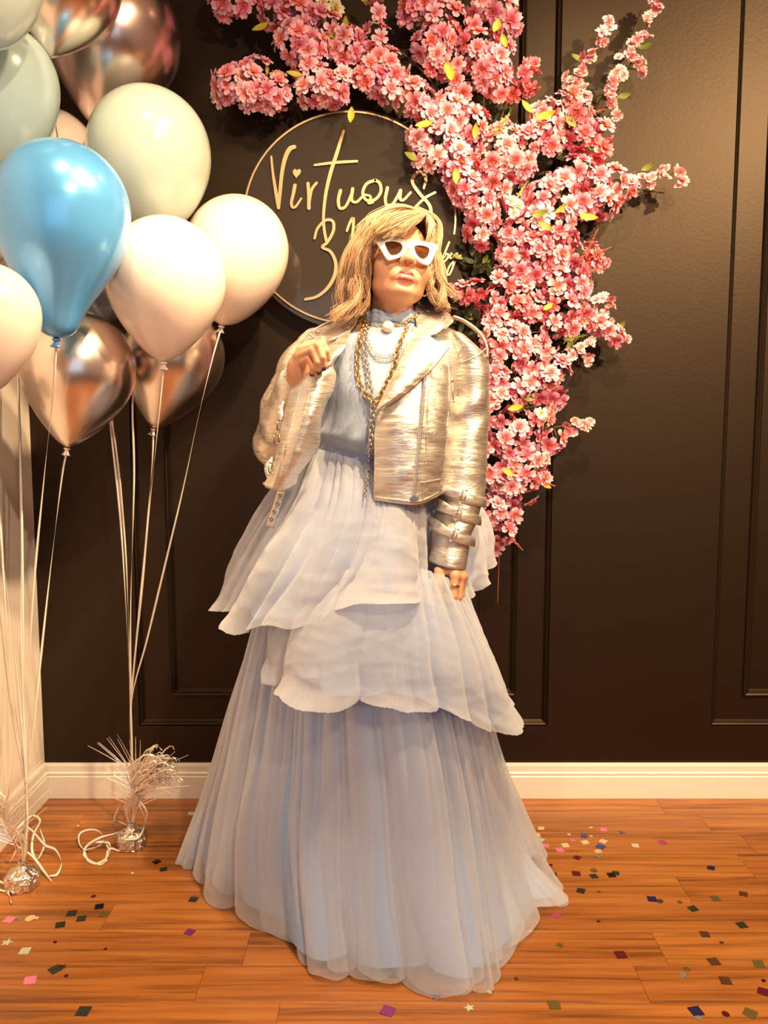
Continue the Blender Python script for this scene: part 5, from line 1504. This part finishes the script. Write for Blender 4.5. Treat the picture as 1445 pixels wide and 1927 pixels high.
FRINGE = [
  [(786, 399, 1.925), (757, 403, 1.873), (724, 418, 1.850), (706, 446, 1.853), (700, 456, 1.866)],
  [(792, 400, 1.93), (772, 406, 1.872), (745, 421, 1.846), (722, 440, 1.844), (712, 446, 1.850)],
  [(796, 402, 1.935), (782, 410, 1.878), (760, 424, 1.850), (740, 438, 1.846), (728, 446, 1.848)],
  [(799, 404, 1.94), (790, 413, 1.885), (776, 426, 1.862), (762, 436, 1.858), (752, 441, 1.858)]]
FR2 = [
  [(796, 400, 1.945), (806, 410, 1.915), (808, 428, 1.900), (805, 445, 1.897), (800, 455, 1.895)],
  [(792, 398, 1.955), (808, 408, 1.935), (813, 430, 1.925), (812, 455, 1.925), (811, 470, 1.925)]]
hb = MB(); hr = np.random.RandomState(12)
def grow(G, n, npts, clumps, spread, wave, rad, end_spread=1.0):
    G = np.stack([cat_rom([P(*q) for q in g], npts) for g in G])
    ng = len(G)
    cl = [(hr.uniform(0, ng - 1), hr.uniform(0, 6.28), hr.uniform(.6, 1.3), hr.normal(0, 1, 3), hr.uniform(.80, 1.08)) for _ in range(clumps)]
    t = np.linspace(0, 1, npts)[:, None]
    for k in range(n):
        cw, ph, fr_, of, ln = cl[hr.randint(clumps)]
        w = np.clip(cw + hr.normal(0, .085), 0, ng - 1.001); i = int(w); f = w - i
        p = G[i] * (1 - f) + G[i + 1] * f
        x = hr.uniform(0, 1)
        own = hr.normal(0, 1, 3) * spread * .75
        p = p + of * spread * 1.2 * (.25 + t * end_spread) + own * (.35 + .55 * t)
        A_ = wave * (.28 + .85 * t) * hr.uniform(.8, 1.2)
        arg = 2 * math.pi * (2.3 * fr_ * t + ph / 6.28) + hr.normal(0, .22)
        p = p + np.c_[np.sin(arg) * A_, np.cos(arg * .9) * A_ * .7, np.zeros_like(t)]
        ln *= hr.uniform(.88, 1.03)
        if ln < 1: p = np.stack([np.interp(np.linspace(0, ln, npts), t[:, 0], p[:, c]) for c in range(3)], 1)
        # keep strands outside the skull
        loc = (p - HC) @ HR; rr = np.array([.076, .096, .090]); e = (loc - np.array([0, .012, .026])) / rr
        dn = np.linalg.norm(e, axis=1); ins = (dn < 1) & (loc[:, 2] > -.02)
        if ins.any():
            loc[ins] = np.array([0, .012, .026]) + e[ins] / dn[ins, None] * rr; p = HC + loc @ HR.T
        r_ = rad * (1 - .65 * t[:, 0] ** 3) * hr.uniform(.7, 1.3)
        hb.add(*tube(p, r_, 3, False))
TOP = [[(790, 400, 1.94), (765, 392, 1.93), (735, 396, 1.915), (705, 413, 1.895), (686, 450, 1.890)], [(790, 399, 1.97), (765, 391, 1.97), (735, 394, 1.96), (705, 410, 1.945), (682, 448, 1.93)], [(790, 400, 2.0), (765, 392, 2.01), (735, 396, 2.0), (705, 413, 1.985), (684, 452, 1.97)]]
grow(GUIDES, 3600, 26, 66, .0062, .0150, .00066)
grow(TOP, 620, 16, 26, .0045, .0040, .00066, .8)
grow(FRINGE, 560, 14, 22, .0045, .0045, .00064, .8)
grow(FR2, 140, 12, 12, .003, .002, .0008, .5)
# fly-aways
grow(GUIDES[:5], 60, 18, 60, .010, .012, .0005)
hair = hb.obj('hair', M_hair, woman); hair['kind'] = 'stuff'
hair['label'] = 'wavy shoulder-length golden blonde hair'
# darker under-layer that the strands lie on
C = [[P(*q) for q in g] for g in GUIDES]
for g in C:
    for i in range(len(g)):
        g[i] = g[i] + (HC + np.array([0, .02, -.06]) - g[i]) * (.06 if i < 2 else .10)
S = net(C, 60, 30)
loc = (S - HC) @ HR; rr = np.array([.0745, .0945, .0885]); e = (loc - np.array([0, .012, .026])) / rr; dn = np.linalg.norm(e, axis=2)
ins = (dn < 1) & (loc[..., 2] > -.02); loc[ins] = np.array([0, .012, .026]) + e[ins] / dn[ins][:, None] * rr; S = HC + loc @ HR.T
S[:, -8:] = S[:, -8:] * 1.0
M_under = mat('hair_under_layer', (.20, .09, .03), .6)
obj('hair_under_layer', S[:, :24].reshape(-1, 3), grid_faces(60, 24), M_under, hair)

# sunglasses, traced as a flat front then wrapped round the face
def on_plane(px, py, y=-.106):
    o = np.array([0, 0, CAM_H]); d = P(px, py, 2.0) - o
    n = HR @ np.array([0, -1, 0]); q = H(0, y, 0)
    t = np.dot(q - o, n) / np.dot(d, n)
    l = (o + d * t - HC) @ HR
    return l[0], l[2]
def GZ(p): return (600 + p[0] / 4.516, 360 + p[1] / 4.516)
def filled(loops, ext, bev, name):
    cu = bpy.data.curves.new(name, 'CURVE'); cu.dimensions = '2D'; cu.fill_mode = 'BOTH'; cu.extrude = ext; cu.bevel_depth = bev; cu.bevel_resolution = 2
    for lp in loops:
        sp = cu.splines.new('POLY'); sp.points.add(len(lp) - 1)
        for k, (x, z) in enumerate(lp): sp.points[k].co = (x, z, 0, 1)
        sp.use_cyclic_u = True
    o = bpy.data.objects.new(name, cu); COL.objects.link(o)
    me = bpy.data.meshes.new_from_object(o.evaluated_get(bpy.context.evaluated_depsgraph_get()))
    bpy.data.objects.remove(o); bpy.data.curves.remove(cu)
    return me
def on_face(me, y0=-.106):
    for v in me.vertices:
        x, z, t = v.co
        y = y0 - t + 2.6 * x * x
        v.co = Vector(H(x, y, z))
OUT = [(487, 370), (545, 372), (610, 380), (670, 398), (715, 424), (745, 434), (772, 434), (800, 427), (850, 425), (920, 430), (975, 434), (1016, 440), (1010, 470), (985, 535), (958, 590), (938, 614), (905, 614), (865, 602), (828, 575), (803, 535), (790, 498), (770, 484), (748, 484), (732, 508), (708, 545), (665, 565), (625, 574), (598, 576), (572, 545), (545, 490), (512, 425)]
LEN1 = [(563, 432), (572, 418), (600, 413), (645, 417), (685, 432), (708, 455), (713, 485), (700, 515), (675, 536), (640, 545), (612, 540), (592, 515), (573, 472)]
LEN2 = [(806, 478), (815, 463), (845, 456), (890, 458), (930, 468), (947, 484), (946, 510), (932, 545), (910, 570), (880, 578), (850, 566), (825, 538), (810, 505)]
def loc2(lst, n): return [on_plane(*GZ(q)) for q in cat_rom(np.array(lst, float), n, True)]
M_frame = mat('white_acetate', (.90, .84, .76), .25, Coat_Weight=.5)
M_lens = bpy.data.materials.new('brown_tinted_lens'); M_lens.use_nodes = True
_nt = M_lens.node_tree; _b = pbsdf(M_lens); _b.inputs['Base Color'].default_value = (.10, .045, .02, 1); _b.inputs['Roughness'].default_value = .05
_tr = _nt.nodes.new('ShaderNodeBsdfTransparent'); _tr.inputs[0].default_value = (.52, .30, .16, 1); _mx = _nt.nodes.new('ShaderNodeMixShader'); _mx.inputs[0].default_value = .42
_o = _nt.nodes['Material Output']; _nt.links.new(_tr.outputs[0], _mx.inputs[1]); _nt.links.new(_b.outputs[0], _mx.inputs[2]); _nt.links.new(_mx.outputs[0], _o.inputs[0])
glasses = empty('sunglasses', (0, 0, 0)); glasses.parent = woman; glasses.location = root_p * -1; glasses['label'] = 'white cat-eye sunglasses with brown lenses'
me = filled([loc2(OUT, 90)[::1], loc2(LEN1, 40), loc2(LEN2, 40)], .0018, .0012, 'frame'); on_face(me); me.materials.append(M_frame)
link('frame', me, glasses)
for lp in (LEN1, LEN2):
    me = filled([loc2(lp, 40)], .0006, 0, 'lens'); on_face(me, -.105); me.materials.append(M_lens)
    link('lens', me, glasses)
for s, tip in ((-1, (500, 385)), (1, (1005, 452))):
    x, z = on_plane(*GZ(tip)); y = -.106 + 2.6 * x * x
    q = [H(x, y + .001, z), H(x * 1.03, y + .03, z - .003), H(s * .078, -.01, z * .6), H(s * .077, .018, -.004), H(s * .075, .034, -.022)]
    obj('temple', *tube(by_length(cat_rom(q, 30), 30), .0045, 8, flat=.45, up=HR @ np.array([1, 0, 0])), M_frame, glasses)

# jewellery
M_gold2 = mat('polished_gold', (.85, .55, .20), .2, 1.0)
M_steel = mat('polished_steel', (.70, .66, .60), .2, 1.0)
M_pearl = mat('pearl', (.86, .78, .64), .18, Coat_Weight=1.0, Coat_Roughness=.08)
LINKS = {}
def chain_thing(name, label, strands, m, R, r, sx=.72, extra=None):
    e = empty(name, (0, 0, 0)); e.parent = woman; e.location = root_p * -1; e['label'] = label
    key = (R, r, sx, m.name)
    if key not in LINKS:
        V, F = torus(R, r, 12, 5, 1.0); V = np.array(V); V[:, 1] *= sx
        LINKS[key] = mesh('link', V, F, m)
    me = LINKS[key]
    for pts in strands:
        dense = cat_rom(pts, 200); Ln = np.linalg.norm(np.diff(dense, axis=0), axis=1).sum()
        n = max(3, int(Ln / (R * 1.45))); path = by_length(dense, n)
        T, N_, B_ = frames(path, (0, -1, 0))
        for k in range(n):
            a = math.radians(38 if k % 2 else -52)
            y = N_[k] * math.cos(a) + B_[k] * math.sin(a); z = np.cross(T[k], y)
            o = bpy.data.objects.new('link', me); COL.objects.link(o); o.parent = e
            o.matrix_local = Matrix(basis(T[k], y, z, path[k]).tolist())
    return e
sd = lambda x, y, off=.006: snap(x, y, BV_D, off, 1.90)
nk = lambda x, y: P(x, y, 1.985 - .082 * math.sqrt(max(.02, 1 - ((x - 737) / 58) ** 2)))
ck = chain_thing('pearl_choker', 'gold chain choker with one large pearl', [[nk(685, 599), nk(690, 606), nk(700, 613), nk(716, 617)], [nk(744, 614), nk(758, 608), nk(770, 601), nk(784, 592)]], M_gold2, .0048, .0014)
obj('pearl', *sphere(P(730, 615, 1.893), .0140, 24, 16), M_pearl, ck)
chain_thing('gold_chain_necklace', 'thick gold curb chain necklace', [[P(690, 600, 1.96), sd(681, 625, .012), sd(675, 650), sd(673, 680), sd(675, 712), sd(686, 738), sd(703, 758, .010)], [P(770, 606, 1.95), sd(760, 630, .012), sd(750, 655), sd(741, 690), sd(730, 715), sd(717, 742), sd(704, 758, .010)]], M_gold2, .0085, .0022)
chain_thing('long_steel_chain', 'long steel ring chain hanging to the waist', [[P(694, 602, 1.955), sd(688, 630, .012), sd(687, 660, .010), sd(692, 695, .010), sd(697, 730, .010), sd(701, 765, .012), sd(699, 800, .010), sd(697, 840, .010), sd(696, 876, .012)]], M_steel, .0075, .0019, .85)
chain_thing('fine_steel_tail', 'fine dark chain end below the steel chain', [[sd(696, 876, .012), P(693, 893, 1.845), P(690, 912, 1.832), P(687, 932, 1.825)]], M_hard, .0042, .0012)
chain_thing('fine_silver_necklace', 'fine double silver chain necklace', [[sd(692, 628, .010), sd(697, 650), sd(708, 664), sd(724, 669), sd(742, 663), sd(754, 648), sd(762, 630, .010)], [sd(690, 640, .010), sd(698, 662), sd(712, 675), sd(728, 677), sd(744, 670), sd(756, 654)]], M_steel, .0030, .0009)
# earring on her left ear
ea = empty('earring', (0, 0, 0)); ea.parent = woman; ea.location = root_p * -1; ea['label'] = 'gold link earring'
V, F = torus(.0085, .0020, 20, 8); obj('hoop', xf(V, basis([1, 0, 0], [0, .3, 1], [0, -1, .3], P(798, 550, 1.935))), F, M_gold2, ea)
V, F = torus(.0050, .0017, 16, 8); obj('link', xf(V, basis([0, .6, .8], [.8, .3, -.2], [.6, -.6, .4], P(803, 532, 1.935))), F, M_gold2, ea)
# signet ring on her left index finger
rg = MB(); a_, b_ = P(856, 1083, 1.876), P(853, 1122, 1.866); ax = nrm(b_ - a_); c = a_ + (b_ - a_) * .52
x = nrm(np.cross(ax, [0, 1, 0])); y = np.cross(ax, x)
V, F = torus(.0112, .0022, 26, 8); V = np.array(V); V[:, 2] *= 1.7; rg.add(xf(V, basis(x, y, ax, c)), F)
f_ = c + nrm(np.array([0, 0, CAM_H]) - c) * .0115
rg.add(*sphere(f_, .0062, 14, 8, (1.2, .5, .9)))
rg.obj('finger_ring', M_gold2, woman)['label'] = 'gold signet ring'
# ================================================================ CONFETTI
CC = {'dark green': (.030, .040, .026), 'purple': (.22, .035, .20), 'magenta': (.50, .06, .26), 'black': (.012, .010, .014), 'dark red': (.12, .008, .020), 'brown': (.10, .045, .020),
      'olive': (.15, .115, .035), 'blue': (.055, .075, .40), 'navy': (.020, .018, .10), 'pink': (.80, .24, .42), 'cream': (.82, .70, .48), 'peach': (.86, .56, .36), 'pale green': (.55, .62, .46), 'grey': (.26, .25, .20), 'lilac': (.50, .22, .55)}
CM = {k: mat(k.replace(' ', '_') + '_foil_confetti', v, .3, .35) for k, v in CC.items()}
# (pixel x, pixel y, colour, shape, size mm, turn degrees)
def ZL(x, y): return (x / 2.89, 1300 + y / 2.89)
def ZR(x, y): return (900 + x / 2.651, 1300 + y / 2.651)
CONF = []
for x, y, c, s, w in ((852, 931, 'black', 'square', 22), (889, 972, 'dark green', 'square', 22), (1052, 1136, 'dark green', 'square', 24), (1040, 668, 'cream', 'square', 22), (508, 1118, 'dark red', 'round', 11),
                      (540, 1174, 'black', 'square', 24), (390, 1211, 'dark green', 'square', 25), (442, 1240, 'dark green', 'square', 25), (328, 1274, 'dark green', 'square', 25), (566, 1218, 'olive', 'square', 25),
                      (50, 1247, 'pink', 'square', 26), (108, 1242, 'grey', 'star', 16), (164, 1238, 'peach', 'round', 20), (200, 1236, 'cream', 'round', 8), (1032, 1314, 'purple', 'square', 24), (38, 1370, 'pale green', 'star', 24),
                      (136, 1416, 'pale green', 'square', 26), (300, 1368, 'dark red', 'round', 7), (574, 1405, 'dark red', 'round', 7), (300, 1516, 'dark green', 'square', 28), (336, 1504, 'dark green', 'star', 20), (164, 1576, 'pink', 'square', 28),
                      (360, 1551, 'dark red', 'round', 8), (453, 1744, 'dark green', 'square', 30), (720, 992, 'cream', 'round', 7), (424, 735, 'cream', 'round', 7)):
    CONF.append((*ZL(x, y), c, s, w))
for x, y, c, s, w in ((313, 687, 'peach', 'square', 20), (291, 721, 'cream', 'square', 22), (313, 744, 'pale green', 'square', 22), (274, 777, 'blue', 'square', 20), (335, 773, 'pink', 'square', 23), (406, 795, 'pink', 'square', 25), (434, 772, 'cream', 'square', 23),
                      (452, 717, 'peach', 'round', 9), (473, 747, 'pink', 'star', 15), (526, 726, 'blue', 'square', 21), (533, 757, 'cream', 'square', 22), (562, 683, 'peach', 'round', 9), (563, 726, 'cream', 'round', 7), (625, 694, 'pink', 'square', 21), (623, 752, 'cream', 'square', 23),
                      (610, 778, 'blue', 'square', 27), (598, 802, 'peach', 'square', 20), (600, 826, 'grey', 'square', 19), (716, 706, 'blue', 'star', 19), (783, 773, 'cream', 'square', 22), (917, 757, 'magenta', 'square', 24), (216, 704, 'cream', 'round', 9),
                      (283, 806, 'pink', 'round', 14), (270, 838, 'black', 'square', 20), (300, 850, 'dark red', 'square', 22), (330, 868, 'dark red', 'star', 18), (292, 878, 'dark green', 'square', 21), (360, 870, 'dark red', 'round', 9), (492, 833, 'dark red', 'square', 21),
                      (373, 918, 'dark red', 'square', 23), (488, 913, 'dark red', 'square', 25), (576, 926, 'dark green', 'square', 22), (574, 897, 'olive', 'square', 18), (664, 920, 'black', 'square', 24), (686, 910, 'dark green', 'square', 20), (511, 999, 'dark green', 'square', 24),
                      (600, 1003, 'olive', 'round', 9), (391, 1124, 'magenta', 'square', 20), (600, 1151, 'dark red', 'round', 7), (866, 1040, 'navy', 'square', 26), (905, 1050, 'brown', 'round', 14), (1006, 1055, 'olive', 'round', 10), (1160, 885, 'navy', 'square', 22),
                      (1182, 1037, 'olive', 'square', 25), (1322, 1015, 'brown', 'square', 23), (1070, 1088, 'dark green', 'square', 24), (1314, 1170, 'dark green', 'square', 25), (1130, 1216, 'brown', 'square', 24), (408, 1269, 'olive', 'star', 18), (710, 1318, 'dark red', 'square', 28),
                      (1213, 1257, 'brown', 'round', 8), (1174, 1352, 'brown', 'square', 27), (1398, 1364, 'olive', 'square', 26), (1040, 1388, 'olive', 'round', 12), (1022, 1420, 'grey', 'star', 20), (1232, 1447, 'brown', 'square', 27), (1422, 1447, 'black', 'round', 7), (1420, 1502, 'dark red', 'square', 25),
                      (378, 1568, 'olive', 'square', 28), (1086, 1600, 'navy', 'square', 29), (1096, 1632, 'grey', 'square', 16), (1234, 1613, 'dark red', 'round', 13), (1354, 1610, 'olive', 'square', 28), (190, 1437, 'brown', 'round', 8), (262, 1200, 'cream', 'round', 7), (56, 1504, 'cream', 'round', 9), (180, 648, 'pink', 'square', 16)):
    CONF.append((*ZR(x, y), c, s, w))
for x, y, c, s, w in ((730, 1903, 'purple', 'square', 31), (820, 1874, 'navy', 'star', 21), (883, 1897, 'pale green', 'star', 20)): CONF.append((x, y, c, s, w))
cr = random.Random(9)
zone_of = lambda x: 'left of the gown' if x < 480 else ('in front of the gown' if 480 <= x < 925 else 'right of the gown')
ORD = ['nearest the camera', 'second nearest the camera', 'third nearest the camera', 'fourth nearest the camera', 'fifth nearest the camera', 'sixth nearest the camera', 'seventh nearest the camera', 'eighth nearest the camera', 'ninth nearest the camera', 'tenth nearest the camera', 'eleventh nearest the camera']
groups = {}
for it in CONF:
    x, y, c, s, w = it
    z = zone_of(x)
    if z == 'right of the gown' and y < 1642: z = 'by the wall right of the gown' if x < 1200 else z
    small = w <= 12
    groups.setdefault((c, s, z, small), []).append(it)
for (c, s, z, small), its in groups.items():
    its.sort(key=lambda t: -t[1])
    for k, (x, y, _, _, w) in enumerate(its):
        p = PF(x, y, 0); n = {'square': 4, 'round': 14, 'star': 10}[s]
        r = w / 1000 * .62; a0 = cr.uniform(0, 6.28); tilt = cr.uniform(-.0012, .0012)
        if s == 'square':
            a0 = cr.uniform(.5, 1.1) if cr.random() < .7 else cr.uniform(0, .4)
        ring = []
        for i in range(n):
            a = a0 + 2 * math.pi * i / n; q = r * (.45 if (s == 'star' and i % 2) else 1)
            ring.append((p[0] + q * math.cos(a), p[1] + q * math.sin(a), .0010 + tilt * math.cos(a) + (.0008 if i == 0 else 0)))
        V = ring + [(a, b, cz - .0007) for a, b, cz in ring]
        F = [tuple(range(n)), tuple(range(2 * n - 1, n - 1, -1))] + [(i, n + i, n + (i + 1) % n, (i + 1) % n) for i in range(n)]
        o = obj('confetti', V, F, CM[c], None, smooth=False)
        kind = {'square': 'square confetti flake', 'round': 'round confetti dot', 'star': 'star confetti'}[s]
        size = 'small ' if small else ''
        base = '%s%s %s on the floor %s' % (size, c, kind, z)
        if len(its) > 1: base = '%s%s %s %s, %s' % (size, c, kind, z, ORD[k] if k < len(ORD) else 'furthest from the camera')
        tag(o, base, 'confetti', 'confetti scattered on the floor')
